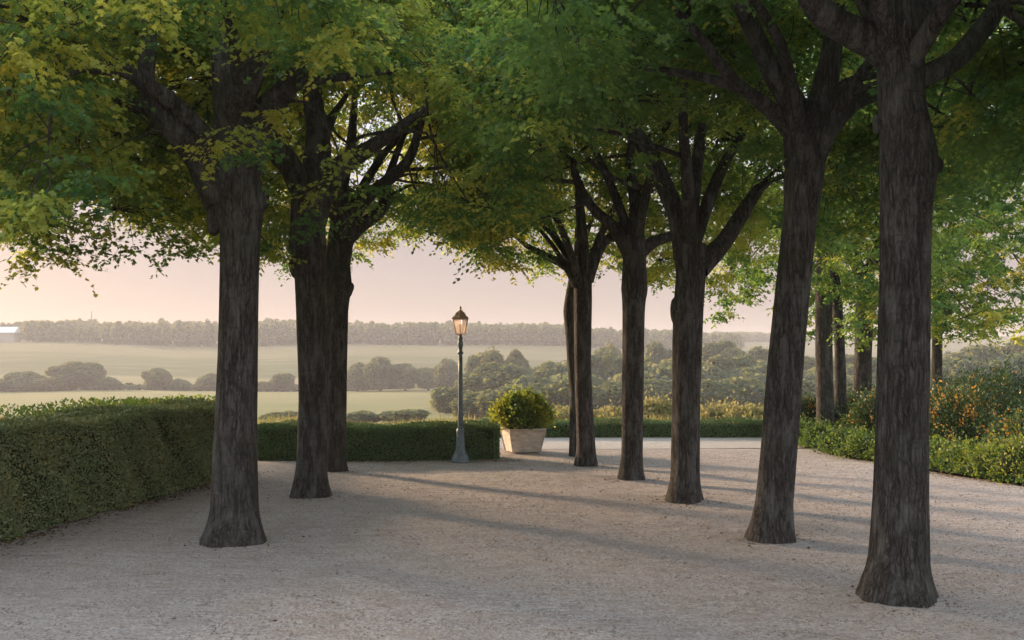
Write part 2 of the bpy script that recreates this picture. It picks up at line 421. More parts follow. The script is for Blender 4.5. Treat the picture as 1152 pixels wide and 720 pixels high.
tag(link('terrain', mesh_np('terrain', V, q.ravel(), np.full(len(q), 4), smooth=True), None, [M['terrain']]), kind='structure')

def sheet(name, pts, z, mat, seg=None):
    me = bpy.data.meshes.new(name); bm = bmesh.new()
    bm.faces.new([bm.verts.new((x, y, z)) for x, y in pts]); bm.to_mesh(me); bm.free()
    return tag(link(name, me, None, [mat]), kind='structure')
# gravel as an uneven grid
gx = np.linspace(-9.3, 24, 210); gy = np.linspace(-14, 24.4, 260)
GX, GY = np.meshgrid(gx, gy)
def gz(X, Y):
    return .012 * np.sin(X * 1.3 + Y * .7) + .010 * np.sin(Y * 2.1 - X * .5) + .006 * np.sin(X * 4.1 + 1.3 * Y) + .005 * np.sin(5.3 * Y + 2 * X)
def gz(X, Y, g=gz): return g(X, Y) * np.clip((23.9 - Y) / 1.5, 0, 1)
GZ = gz(GX, GY) + .02
V = np.stack([GX, GY, GZ], -1).reshape(-1, 3); idx = np.arange(len(V)).reshape(len(gy), len(gx))
q = np.stack([idx[:-1, :-1], idx[:-1, 1:], idx[1:, 1:], idx[1:, :-1]], -1).reshape(-1, 4)
tag(link('gravel_ground', mesh_np('gravel_ground', V, q.ravel(), np.full(len(q), 4), smooth=True), None, [M['gravel']]), kind='structure')
sheet('gravel_path', [(-9, 24.15), (-1, 24.15), (3, 24.25), (7.2, 24.6), (12, 24.6), (12, 27.8), (-9, 27.8)], .026, M['pale'])

# ------------------------------------------------------------------ trees of the avenue
OUTLINE = [(-400, 300), (-20, 240), (0, 250), (30, 305), (50, 290), (66, 235), (100, 258), (130, 240), (150, 278), (175, 262), (200, 292), (225, 275), (245, 296), (300, 312), (335, 322), (400, 305), (425, 305), (450, 282), (480, 270),
           (520, 290), (560, 316), (600, 340), (650, 322), (700, 318), (745, 345), (790, 375), (830, 368), (870, 350), (910, 395), (980, 405), (1050, 398), (1152, 398), (1600, 410)]
ox = np.array([p[0] for p in OUTLINE]); oy = np.array([p[1] for p in OUTLINE])

def crown_clumps(c, rad, zb, zt, n, rng, droop=.7, keep=1.0, inner=1.0):
    """clump centres filling a dome-like crown, denser towards its skin"""
    out = []
    tries = 0
    while len(out) < n and tries < n * 90:
        tries += 1
        a = rng.uniform(0, 2 * np.pi); r = math.sqrt(rng.random()); t = rng.random()
        bulge = math.sqrt(max(0, 1 - (max(0, t - .25) / .78) ** 2)) * (.80 + .20 * min(1, t / .15))
        wob = 1 + .16 * math.sin(3 * a + c[0] * 3) + .10 * math.sin(5 * a + c[1])
        R = rad * bulge * wob
        if r < .45 and rng.random() < .45: continue
        p = np.array([c[0] + R * r * math.cos(a), c[1] + R * r * math.sin(a), zb + (zt - zb) * t])
        p[2] -= droop * r * r * (1 - t)
        p[2] += (1 - r) * .7 * (t < .15)
        px = 576 + F * p[0] / max(p[1], .5); py = HZ - F * (p[2] - .28 - EYE) / max(p[1], .5)
        if p[1] > 1 and -100 < px < 1250 and py > np.interp(px, ox, oy) - 4: continue
        if p[1] < 3.2: continue
        if p[2] > EYE + 470 / F * p[1] and rng.random() < .6: continue
        pyc = HZ - F * (p[2] - EYE) / p[1]
        q = SIGHT[SIGHT[:, 3] > p[1] - .5]
        if len(q) and pyc > -150 and (p[1] < 9 or rng.random() < .985):
            dd = np.hypot(q[:, 0] - px, q[:, 1] - pyc)
            if (dd < q[:, 2] + (.55 if p[1] > 9 else .85) * F / p[1]).any(): continue
        out.append(p)
    return np.array(out)

def near_limb_points(limbs):
    pts = []
    for L in limbs:
        for i in range(len(L) - 1):
            for t in (0, .33, .66): pts.append(np.array(L[i]) * (1 - t) + np.array(L[i + 1]) * t)
        pts.append(np.array(L[-1]))
    return np.array(pts)

AVENUE = []; SIGHT = []
def avenue_tree(*a, **k): AVENUE.append((a, k))
def build_avenue_tree(label, group, trunk, limbs, crown, seed, knobs=(), size=.105, nclump=260, lobed=True, extra=(), yellow=.25):
    """trunk: [(x, y, radius_px)] pixels at depth d; limbs: lists of (x, y, depth offset, radius m)"""
    rng = np.random.default_rng(seed)
    d, tr = trunk
    base = at(tr[0][0], tr[0][1], d); base.z = 0
    root = empty('avenue_tree', base, label, 'tree', group)
    B = np.array(tuple(base))
    pts = []; rad = []
    for (x, y, rp) in tr:
        p = at(x, y, d); pts.append(p); rad.append(rp / F * d * (.92 if len(rad) > 1 else .97))
    pts[0].z = -.12
    V, F_ = tube(pts, rad, 40, .07, .035, seed)
    # root flare lobes near the ground
    cx = np.array([pts[0].x, pts[0].y])
    h = np.clip(1 - V[:, 2] / .55, 0, 1) ** 2
    a = np.arctan2(V[:, 1] - cx[1], V[:, 0] - cx[0])
    fl = 1 + h * (.08 + .06 * np.sin(4 * a + seed) + .035 * np.sin(9 * a + seed * 2))
    V[:, 0] = cx[0] + (V[:, 0] - cx[0]) * fl; V[:, 1] = cx[1] + (V[:, 1] - cx[1]) * fl
    b = Buf(); b.addpoly(V - B, F_)
    link('trunk', b.mesh('trunk', True), root, [M['bark']])
    for (x, y, do, r) in knobs:
        k = at(x, y, d + do); rk = r / F * d
        me = bpy.data.meshes.new('burl'); bm = bmesh.new(); bmesh.ops.create_icosphere(bm, subdivisions=3, radius=rk)
        for v in bm.verts:
            f = 1 + .18 * math.sin(v.co.x * 9 / rk * .3 + seed) * math.cos(v.co.z * 7 / rk * .4 + seed)
            v.co = Vector((v.co.x * f, v.co.y * f, v.co.z * 1.5 * f))
        for fc in bm.faces: fc.smooth = True
        bm.to_mesh(me); bm.free()
        o = link('burl', me, root, [M['bark']]); o.location = k - base
    world_limbs = []
    top = pts[-1]
    allL = []
    for L in limbs:
        wp = []; wr = []
        for (x, y, do, r) in L:
            wp.append(at(x, y, d + do)); wr.append(r)
        allL.append((wp, wr))
    # further limbs that spread through the crown
    cc, crad, zb, zt = crown
    nl = 5 if d < 14 else 3
    for i in range(nl):
        a = 2 * math.pi * (i + rng.random() * .6) / nl
        p0 = Vector(top) - Vector((0, 0, .15 + .1 * i)); e = Vector((cc[0] + crad * .72 * math.cos(a), cc[1] + crad * .72 * math.sin(a), zb + (zt - zb) * rng.uniform(.30, .62)))
        mid = p0.lerp(e, .45) + Vector((rng.normal(0, .15), rng.normal(0, .15), .35))
        r0 = rad[-1] * .5
        if mid.y < 4.5 or e.y < 4.0: continue
        allL.append(([p0, p0.lerp(mid, .45) + Vector((0, 0, .2)), mid, e], [r0, r0 * .8, r0 * .55, .02]))
    for i, (wp, wr) in enumerate(allL):
        V, F_ = tube(wp, wr, 18 if i < len(limbs) else 12, .12, .05, seed + i)
        b = Buf(); b.addpoly(V - B, F_)
        link('limb', b.mesh('limb', True), root, [M['bark']])
        world_limbs.append([tuple(p) for p in wp])
    # crown
    cl = crown_clumps(cc, crad, zb, zt, int(nclump * 2.0), rng)
    if len(extra):
        e = np.array([tuple(at(x, y, d + do)) for (x, y, do) in extra]); cl = np.concatenate([cl, e])
    def tints(n):
        q = cl
        # autumn yellowing and painted backlit glow, in patches of whole sprays
        t = rng.beta(1.2, 1.6, n) * .66
        yel = rng.random(n) < yellow * (.25 + 1.5 * (np.sin(q[:, 0] * 2.1 + seed) * np.sin(q[:, 1] * 1.9) * np.sin(q[:, 2] * 2.6 + seed) > -.05))
        return np.where(yel, rng.uniform(.68, .98, n), t)
    V, f, k, tt = sprays(cl, rng, 10, 17 if d < 15 else 14, size * (.84 if d < 15 else .95), .54, LEAF_LOBED if lobed and d < 15 else LEAF_OVAL, tints)
    b = Buf(); b.add(V - B, f, k, tt)
    cr = link('crown', b.mesh('crown'), root, [M['leaf']])
    # twigs that carry the sprays
    lp = near_limb_points([L for L in world_limbs])
    lp = lp[lp[:, 2] > tuple(top)[2] + .25] if (lp[:, 2] > tuple(top)[2] + .25).sum() > 6 else lp
    b = Buf()
    # boughs: limb -> middle of a group of sprays
    nb = 34; sub = [cl[0]]
    dmin = ((cl - cl[0]) ** 2).sum(1)
    for _ in range(nb - 1):
        j = int(np.argmax(dmin)); sub.append(cl[j]); dmin = np.minimum(dmin, ((cl - cl[j]) ** 2).sum(1))
    sub = np.array(sub); own = np.argmin(((cl[:, None] - sub[None]) ** 2).sum(2), axis=1)
    for g in range(nb):
        mem = cl[own == g]
        if not len(mem): continue
        c_ = mem.mean(0)
        j = np.argmin(((lp - c_) ** 2).sum(1) + 1.5 * np.maximum(0, lp[:, 2] - c_[2]) ** 2)
        s_ = lp[j]; L_ = np.linalg.norm(c_ - s_)
        k1 = s_ * .67 + c_ * .33 + rng.normal(0, .10 * min(1.5, L_), 3) + [0, 0, .10 * L_]; k2 = s_ * .33 + c_ * .67 + rng.normal(0, .12 * min(1.5, L_), 3) + [0, 0, .12 * L_]
        V, F_ = tube([s_, k1, k2, c_], [.014 + .010 * L_, .012 + .007 * L_, .011 + .003 * L_, .010], 7)
        b.addpoly(V - B, F_)
        bp = np.concatenate([[s_ * (1 - t) + k1 * t for t in (.7, 1)], [k1 * (1 - t) + k2 * t for t in (.33, .66, 1)], [k2 * (1 - t) + c_ * t for t in (.33, .66, 1)]])
        for p in mem:
            q0 = bp[np.argmin(((bp - p) ** 2).sum(1))]; m_ = (q0 + p) / 2; dist = np.linalg.norm(p - q0)
            m_ = m_ + rng.normal(0, .10 * dist, 3); m_[2] += .12 * dist
            V, F_ = tube([q0, m_, p], [.009, .007, .003], 5)
            b.addpoly(V - B, F_)
    link('twigs', b.mesh('twigs', True), cr, [M['bark']])
    return root

GL = 'trees of the left avenue row'; GR = 'trees of the right avenue row'; GB = 'trees standing in the shrub bed'
def cxy(x, d, dx=0, dy=0): return ((x - 576) / F * d + dx, d + dy)

avenue_tree('thick dark tree nearest on the left, beside the tall hedge, with yellowing leaves', GL,
    (12.2, [(262, 615, 41), (263, 598, 33), (264, 570, 28.5), (265, 500, 26), (268, 400, 23.5), (270, 300, 23), (271, 262, 24), (270, 240, 29), (268, 215, 31), (266, 180, 27), (264, 150, 25)]),
    [[(252, 225, 0, .24), (232, 185, -.1, .20), (205, 155, -.3, .15), (178, 125, -.4, .12), (165, 95, -.5, .10), (168, 20, -.7, .08), (160, -60, -1, .05)],
     [(275, 190, 0, .24), (300, 130, .1, .17), (325, 95, .2, .13), (350, 60, .3, .10), (380, 10, .5, .05)],
     [(264, 160, 0, .26), (258, 90, 0, .21), (250, 40, .1, .17), (232, -10, .2, .13), (225, -90, .3, .07)],
     [(262, 130, 0, .18), (290, 70, -.3, .13), (310, 10, -.6, .10), (330, -60, -.9, .05)],
     [(242, 240, .1, .10), (225, 195, .3, .12), (205, 165, .5, .09), (130, 60, 1.2, .07), (85, 10, 1.6, .06), (75, -40, 1.8, .04)]],
    (cxy(262, 12.2, -1.1, .2), 4.1, 4.0, 9.0), 3, knobs=[(243, 248, 0, 11), (291, 226, 0, 11)], nclump=470, yellow=.5,
    extra=[(30, 292, .8), (36, 272, .8), (22, 250, .8), (40, 240, .6), (75, 292, 1.2), (95, 280, 1.2), (60, 275, 1.2), (130, 262, 1.5), (150, 275, 2), (195, 272, 1.8), (205, 285, 2.2), (170, 255, 1.4), (105, 240, 1), (15, 230, .4), (220, 262, 2.6), (300, 275, 3), (310, 290, 3.4), (240, 170, -1.3), (262, 150, -1.3), (285, 178, -1.2)])
avenue_tree('second trunk on the left, overlapping the slimmer trunk behind it on the gravel', GL,
    (16.1, [(350, 562, 25), (350, 548, 20.5), (351, 520, 18.5), (353, 450, 18), (350, 350, 18), (348, 300, 19), (346, 280, 23), (346, 255, 21), (350, 225, 25), (354, 200, 23)]),
    [[(355, 225, 0, .26), (380, 190, .1, .18), (410, 170, .3, .13), (440, 150, .4, .10), (480, 120, .7, .05)],
     [(346, 225, 0, .24), (325, 190, 0, .15), (300, 165, .1, .10), (285, 130, .2, .06)],
     [(354, 210, 0, .27), (358, 160, 0, .2), (352, 100, .1, .15), (360, 20, .2, .08)]],
    (cxy(350, 16.1, -1.5, .2), 4.4, 4.1, 10.0), 5, knobs=[(333, 300, 0, 8)], nclump=460, yellow=.42)
avenue_tree('slimmer left tree behind the second trunk, with a burl on its right side', GL,
    (19.8, [(377, 532, 15.5), (377, 522, 12.5), (378, 490, 12), (378, 420, 13), (379, 350, 13.5), (380, 322, 17), (380, 295, 15), (384, 265, 16), (386, 245, 14)]),
    [[(384, 275, 0, .18), (405, 255, .1, .14), (430, 235, .2, .12), (437, 200, .3, .09), (455, 150, .4, .05)],
     [(388, 258, 0, .17), (410, 225, -.1, .14), (440, 200, -.2, .12), (462, 175, -.3, .10), (478, 120, -.4, .06)],
     [(384, 255, 0, .2), (384, 210, .1, .15), (395, 160, .1, .10), (400, 90, .2, .05)]],
    (cxy(385, 19.8, .3, .3), 4.0, 4.2, 11), 8, knobs=[(392, 325, 0, 6)], nclump=520, size=.11, yellow=.38)
# the right row, nearest first
avenue_tree('big grey ridged trunk nearest on the right, flaring widely onto the gravel', GR,
    (9.47, [(1009, 676, 47), (1010, 660, 40), (1012, 630, 35.5), (1014, 560, 32), (1016, 450, 30.5), (1018, 300, 29.5), (1019, 235, 30), (1021, 190, 34.5), (1020, 165, 33), (1014, 120, 28), (1012, 70, 27.5), (1010, 30, 27)]),
    [[(1005, 60, 0, .22), (985, 48, 0, .17), (950, 32, -.1, .14), (920, 10, -.2, .12), (890, -40, -.4, .08)],
     [(1025, 95, 0, .12), (1048, 82, 0, .105), (1075, 68, .1, .10), (1098, 42, .2, .095), (1122, 8, .3, .09), (1150, -60, .4, .06)],
     [(1010, 50, 0, .24), (1005, -20, 0, .2), (1000, -120, .2, .12)], [(1020, 40, 0, .18), (1040, 0, .2, .14), (1070, -90, .4, .08)]],
    (cxy(1012, 9.47, 0, 0), 3.5, 4.85, 8.8), 13, knobs=[(1051, 185, 0, 9), (1043, 88, 0, 7), (988, 140, 0, 7)], nclump=260, size=.10, yellow=.06)
avenue_tree('leaning trunk second from the right foreground, with a three-way fork', GR,
    (12.38, [(866, 610, 30), (868, 596, 25), (871, 565, 22.5), (877, 500, 22), (885, 400, 21.5), (895, 300, 20.5), (901, 240, 20.5), (905, 200, 24), (908, 175, 22), (912, 150, 21)]),
    [[(900, 175, 0, .19), (890, 120, -.1, .14), (868, 80, -.2, .12), (848, 35, -.3, .11), (828, -10, -.4, .10), (810, -80, -.6, .06)],
     [(892, 140, 0, .07), (862, 118, -.2, .085), (830, 95, -.3, .075), (808, 70, -.4, .07), (790, 45, -.5, .06), (760, 10, -.7, .04)],
     [(912, 155, 0, .2), (925, 110, .1, .17), (935, 60, .1, .13), (942, 0, .2, .09)],
     [(915, 165, 0, .16), (945, 130, .3, .12), (970, 110, .5, .11), (1010, 100, .9, .08), (1060, 60, 1.3, .05)]],
    (cxy(890, 12.38, 0, 0), 3.5, 4.6, 9.3), 17, knobs=[(889, 188, 0, 7), (920, 190, 0, 6)], nclump=280, yellow=.08)
avenue_tree('third trunk of the right row with a cut stub burl on its left side', GR,
    (15.6, [(769, 567, 23), (770, 553, 19), (771, 530, 17.5), (772, 450, 17), (774, 360, 18.5), (777, 310, 18), (777, 292, 20), (777, 275, 19)]),
    [[(772, 290, 0, .2), (762, 245, 0, .15), (745, 200, .1, .12), (728, 165, .2, .11), (705, 135, .3, .06)],
     [(786, 300, 0, .2), (812, 275, .1, .14), (835, 240, .2, .12), (858, 205, .3, .08)],
     [(778, 285, 0, .2), (776, 245, 0, .14), (782, 200, .1, .11), (790, 140, .2, .07)]],
    (cxy(772, 15.6, 0, 0), 3.5, 4.3, 10.5), 19, knobs=[(763, 350, 0, 10), (760, 262, 0, 7)], nclump=280, yellow=.12)
avenue_tree('fourth trunk of the right row, with thin curved boughs reaching left', GR,
    (18.4, [(710, 542, 17), (710, 530, 14), (711, 510, 13), (712, 440, 13), (713, 350, 13.5), (714, 325, 16), (714, 290, 14), (714, 265, 13)]),
    [[(710, 285, 0, .17), (690, 255, 0, .11), (668, 235, .1, .09), (650, 205, .2, .08), (645, 180, .2, .06)],
     [(718, 285, 0, .15), (735, 272, .1, .11), (760, 262, .3, .09), (780, 235, .5, .05)],
     [(714, 275, 0, .18), (716, 230, 0, .13), (708, 190, .1, .09), (715, 130, .2, .06)],
     [(735, 215, 0, .05), (715, 210, -.1, .05), (690, 200, -.2, .045), (660, 178, -.3, .04)]],
    (cxy(712, 18.4, -.1, .2), 3.4, 4.5, 12), 23, nclump=280, size=.11, yellow=.25)
avenue_tree('last and farthest trunk of the right row, pale edged, standing left of the others', GR,
    (20.8, [(659, 526, 14.5), (659, 515, 12), (659, 495, 11), (656, 420, 10), (656, 340, 11), (656, 310, 11)]),
    [[(650, 320, 0, .14), (638, 300, 0, .10), (615, 288, .1, .08), (590, 275, .2, .05)],
     [(656, 315, 0, .17), (655, 270, 0, .12), (650, 200, .1, .07)],
     [(660, 315, 0, .15), (675, 280, .1, .10), (700, 250, .3, .05)]],
    (cxy(640, 20.8, -.2, .3), 3.8, 4.0, 12), 29, nclump=360, size=.115, yellow=.34)
avenue_tree('narrow tree half hidden directly behind the farthest right row trunk', GR,
    (22.6, [(649, 515, 9), (648, 500, 7.5), (647, 450, 6.5), (643, 380, 7), (642, 350, 9), (645, 325, 8), (648, 305, 7)]),
    [[(647, 315, 0, .10), (635, 285, .1, .07), (620, 255, .2, .04)]],
    (cxy(600, 22.6, 0, 1.2), 3.4, 4.6, 13), 31, nclump=230, size=.12, lobed=False, yellow=.3)
# an avenue tree just out of the frame on the right whose boughs hang into the view
avenue_tree('boughs of a right row tree hanging into the top right corner, trunk out of view', GR,
    (6.5, [(1295, 800, 60), (1295, 760, 52), (1295, 500, 42), (1298, 200, 40), (1298, 0, 40), (1298, -60, 38)]),
    [[(1298, -40, 0, .18), (1240, -120, .2, .12), (1190, -190, .5, .07)]],
    (cxy(1290, 6.5, 0, .2), 3.1, 4.4, 7.6), 37, nclump=190, size=.095, yellow=.03)
avenue_tree('boughs of a garden tree beyond the tall hedge at the left edge, trunk unseen', None,  # added tree, its crown throws shade over the foreground gravel
    (21.8, [(-100, 540, 14), (-100, 520, 12), (-100, 400, 11), (-98, 300, 11)]),
    [[(-100, 310, 0, .2), (-120, 260, .1, .14), (-150, 200, .2, .07)], [(-98, 305, 0, .2), (-80, 260, .1, .12), (-50, 210, .2, .07)]],
    (cxy(-92, 21.8, 0, 0), 3.7, 2.6, 9.2), 53, nclump=140, size=.13, lobed=False, yellow=.3)
avenue_tree('farther garden tree boughs beyond the tall hedge at the left edge', None,  # second added tree, thin crown breaks the sun into dapples on the gravel
    (30.4, [(-110, 480, 10), (-110, 465, 8.5), (-110, 400, 8), (-108, 320, 8)]),
    [[(-110, 330, 0, .2), (-125, 290, .1, .14), (-150, 240, .2, .07)], [(-108, 325, 0, .2), (-90, 280, .1, .12), (-60, 230, .2, .07)]],
    (cxy(-110, 30.4, 0, 0), 4.3, 3.8, 10.5), 59, nclump=90, size=.16, lobed=False, yellow=.3)
# the trees in the shrub bed
avenue_tree('dark twin trunk rising from the shrub bed just right of the leaning tree', GB,
    (27, [(929, 497, 12), (929, 480, 10.5), (928, 440, 10), (927, 380, 10), (928, 300, 10), (932, 250, 10)]),
    [[(946, 480, .6, .17), (945, 400, .6, .14), (941, 330, .4, .13), (934, 275, .2, .13)],
     [(930, 270, 0, .2), (915, 220, .1, .12), (900, 170, .2, .07)], [(932, 262, 0, .2), (950, 210, .1, .12), (960, 150, .2, .07)]],
    (cxy(940, 27, 0, 0), 4.0, 3.4, 13.5), 41, nclump=300, size=.13, lobed=False, yellow=.12)
avenue_tree('straight trunk in the shrub bed between the twin trunk and the nearest right tree', GB,
    (32, [(970, 480, 12), (970, 465, 10.5), (971, 400, 10), (973, 340, 10.5), (974, 300, 10)]),
    [[(972, 320, 0, .2), (950, 270, .1, .12), (930, 220, .2, .07)], [(974, 310, 0, .2), (995, 270, .1, .12), (1020, 210, .2, .07)]],
    (cxy(980, 32, .6, 0), 4.3, 3.3, 15), 43, nclump=300, size=.15, lobed=False, yellow=.12)
avenue_tree('thin pale trunk at the far right, growing out of the orange flowering shrubs', GB,
    (36, [(1054, 470, 7.5), (1054, 450, 6.5), (1054, 400, 6), (1055, 340, 6), (1056, 290, 6)]),
    [[(1055, 320, 0, .14), (1035, 270, .1, .09), (1015, 220, .2, .05)], [(1056, 310, 0, .14), (1085, 270, .1, .09), (1110, 230, .2, .05)]],
    (cxy(1080, 36, .5, 0), 5.0, 3.2, 16), 47, nclump=330, size=.17, lobed=False, yellow=.2)

# sight lines that the near boughs keep clear (the avenue is limbed up along its inner side)
for a, k in AVENUE:
    d, tr = a[2]
    if d > 25: continue
    for L in [[(x, y, r) for x, y, r in tr if y < 420]] + [[(x, y, r / d * F) for x, y, o_, r in L] for L in a[3]]:
        for (x0, y0, r0), (x1, y1, r1) in zip(L[:-1], L[1:]):
            for t in (0, .5): SIGHT.append((x0 + (x1 - x0) * t, y0 + (y1 - y0) * t, r0, d))
SIGHT = np.array(SIGHT)
SIGHT = SIGHT[~((SIGHT[:, 0] < 350) & (SIGHT[:, 1] < 105)) & ~((SIGHT[:, 0] < 170) & (SIGHT[:, 1] < 400)) & ~((SIGHT[:, 0] < 560) & (SIGHT[:, 1] < 125))]
for a, k in AVENUE: build_avenue_tree(*a, **k)

# ------------------------------------------------------------------ hedges
def hedge(name, label, p0, p1, width, height, leaf, n, mat, seed, z0=0.0, top_boost=1.0, cat='hedge', group=None, lit_top_tint=0.0, base_gap=.03):
    """clipped hedge from p0 to p1 (front foot line), body lies to the left of that direction"""
    rng = np.random.default_rng(seed)
    p0 = Vector((*p0, 0)); p1 = Vector((*p1, 0)); L = (p1 - p0).length; ax = (p1 - p0) / L; nx_ = Vector((-ax.y, ax.x, 0))
    ax = np.array(ax); sx = np.array(nx_); up = np.array([0, 0, 1.0]); base = np.array(p0)
    root_loc = np.array(p0.lerp(p1, .5)) + sx * width / 2; root_loc[2] = z0
    def bulge(u, v, s):
        return .05 * np.sin(u * 1.9 + s) + .035 * np.sin(u * 4.7 + v * 3.1 + s * 2) + .02 * np.sin(v * 9 + u * 8 + s)
    b = Buf()
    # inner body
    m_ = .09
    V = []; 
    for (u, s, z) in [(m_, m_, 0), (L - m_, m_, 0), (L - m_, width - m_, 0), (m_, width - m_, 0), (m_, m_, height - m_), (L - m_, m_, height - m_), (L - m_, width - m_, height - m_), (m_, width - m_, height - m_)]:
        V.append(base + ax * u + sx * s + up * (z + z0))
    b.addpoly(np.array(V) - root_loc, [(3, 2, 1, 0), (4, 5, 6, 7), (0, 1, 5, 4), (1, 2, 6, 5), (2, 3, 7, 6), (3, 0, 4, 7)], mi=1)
    areas = np.array([L * height, L * height * .35, L * width * top_boost, width * height, width * height]); pr = areas / areas.sum()
    which = rng.choice(5, n, p=pr)
    u = rng.random(n) * L; s = rng.random(n) * width; z = base_gap + rng.random(n) * (height - base_gap)
    nn = np.zeros((n, 3)); P = np.zeros((n, 3))
    for k in range(5):
        q = which == k
        if k == 0: P[q] = base + np.outer(u[q], ax) + np.outer(-bulge(u[q], z[q], seed), sx) + np.outer(z[q], up); nn[q] = -sx
        if k == 1: P[q] = base + np.outer(u[q], ax) + np.outer(width + bulge(u[q], z[q], seed + 2), sx) + np.outer(z[q], up); nn[q] = sx
        if k == 2: P[q] = base + np.outer(u[q], ax) + np.outer(s[q], sx) + np.outer(height + bulge(u[q], s[q] * 2, seed + 4) * .8, up); nn[q] = up
        if k == 3: P[q] = base + np.outer(bulge(s[q], z[q], 1) * .5, ax) + np.outer(s[q], sx) + np.outer(z[q], up); nn[q] = -ax
        if k == 4: P[q] = base + np.outer(L + bulge(s[q], z[q], 1) * .5, ax) + np.outer(s[q], sx) + np.outer(z[q], up); nn[q] = ax
    P = P - nn * rng.exponential(.03, n)[:, None] + rng.normal(0, .012, (n, 3)); P[:, 2] = np.maximum(P[:, 2], .01) + z0
    T = nn * .30 + rng.normal(0, .6, (n, 3)) + up * .25
    Nn = nn + rng.normal(0, .45, (n, 3)) + up * .25
    S = leaf * rng.uniform(.6, 1.25, n)
    Vv, f, k_ = leaf_arrays(P - root_loc, T, Nn, S, LEAF_OVAL, .1)
    pat = .5 + .5 * np.sin(P[:, 0] * 2.3 + P[:, 1] * 3.1) * np.sin(P[:, 2] * 4 + P[:, 1] * 1.7)
    tint = np.clip(.15 + .3 * pat + rng.normal(0, .24, n) + lit_top_tint * (which == 2), 0, 1)  # top leaves tinted lighter: light on the hedge top put into the colour
    b.add(Vv, f, k_, tint)
    o = link(name, b.mesh(name), None, [mat, M['core']]); o.location = root_loc
    return tag(o, label, cat, group)

hedge('tall_hedge', 'tall olive green clipped hedge running along the left edge of the gravel', (-5.2, 18.9), (-7.38, 4.5), -1.25 * -1 * -1, 1.44, .042, 10, M['hedge'], 1) if False else None
# left hedge: foot line on its right side, body to the left of the direction of travel
hedge('tall_hedge', 'tall olive green clipped hedge running along the left edge of the gravel', (-7.38, 4.5), (-5.2, 18.9), 1.3, 1.40, .038, 230000, M['hedge'], 1, lit_top_tint=.0)
hedge('low_hedge', 'dark green low clipped hedge behind the street lamp, ending beside the planter', (-5.6, 21.55), (-.32, 21.55), .9, .77, .034, 60000, M['hedge_dark'], 2, lit_top_tint=.25)
hedge('low_hedge', 'narrow low clipped hedge beyond the pale path, from the planter to the shrub bed', (-.9, 27.6), (7.4, 27.6), .8, .47, .034, 42000, M['hedge_dark'], 3, lit_top_tint=.3)

# ------------------------------------------------------------------ shrubs and low plants
def bush_mesh(name, rx, ry, rz, n, leaf, seed, orange=0.0, lump=.16, base=.35, tint0=.3, shape=LEAF_OVAL, ragged=.05, up_bias=.25):
    rng = np.random.default_rng(seed)
    D = rdir(n, rng); D[:, 2] = np.abs(D[:, 2]) * (1 + base) - base * rng.random(n)
    D = unit(D)
    a = np.arctan2(D[:, 1], D[:, 0]); e = D[:, 2]
    r = 1 + lump * (np.sin(3 * a + seed) * np.cos(3.1 * e + seed) + .6 * np.sin(7 * a + 5 * e + seed * 2) + .35 * np.sin(13 * a - 9 * e + seed))
    r = r * (1 - rng.exponential(ragged * 1.6, n)) + rng.exponential(ragged, n) * (rng.random(n) < .3)
    P = D * r[:, None] * np.array([rx, ry, rz]); P[:, 2] += rz * base
    P[:, 2] = np.maximum(P[:, 2], .01)
    T = D + rng.normal(0, .55, (n, 3)) + np.array([0, 0, up_bias]); Nn = D + rng.normal(0, .7, (n, 3))
    S = leaf * rng.uniform(.6, 1.3, n)
    V, f, k = leaf_arrays(P, T, Nn, S, shape)
    t = np.clip(tint0 + .18 * np.sin(3 * a + 2 * e + seed) + rng.normal(0, .15, n), 0, .85)
    if orange:
        patch = (np.sin(7 * a + seed) * np.sin(9 * e + seed * 1.3) + .5 * np.sin(17 * a + 11 * e) > .35)
        t = np.where((rng.random(n) < orange * (.25 + 3.2 * patch)), rng.uniform(.9, 1, n), t)
    b = Buf(); b.add(V, f, k, t)
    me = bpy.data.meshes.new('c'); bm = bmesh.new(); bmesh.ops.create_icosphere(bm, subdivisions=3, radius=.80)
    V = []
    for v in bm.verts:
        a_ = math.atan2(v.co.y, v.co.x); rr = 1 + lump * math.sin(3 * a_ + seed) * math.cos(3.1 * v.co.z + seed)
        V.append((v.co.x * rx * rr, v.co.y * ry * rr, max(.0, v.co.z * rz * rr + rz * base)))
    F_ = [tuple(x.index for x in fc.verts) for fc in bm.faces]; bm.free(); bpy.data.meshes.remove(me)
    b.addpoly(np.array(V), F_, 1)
    return b.mesh(name)

def bush(label, x, d, y=None, w=1.0, h=1.0, dep=None, n=7000, leaf=.06, seed=1, orange=0, mat='shrub', group='shrubs in the bed on the right', cat='shrub', tint0=.3, z=0.0, name='shrub', **kw):
    X = (x - 576) / F * d
    me = bush_mesh(name, w / 2, (dep or w) / 2, h / (1.35), n, leaf, seed, orange, tint0=tint0, **kw)
    o = link(name, me, None, [M[mat], M['core']]); o.location = (X, d, z)
    return tag(o, label, cat, group)

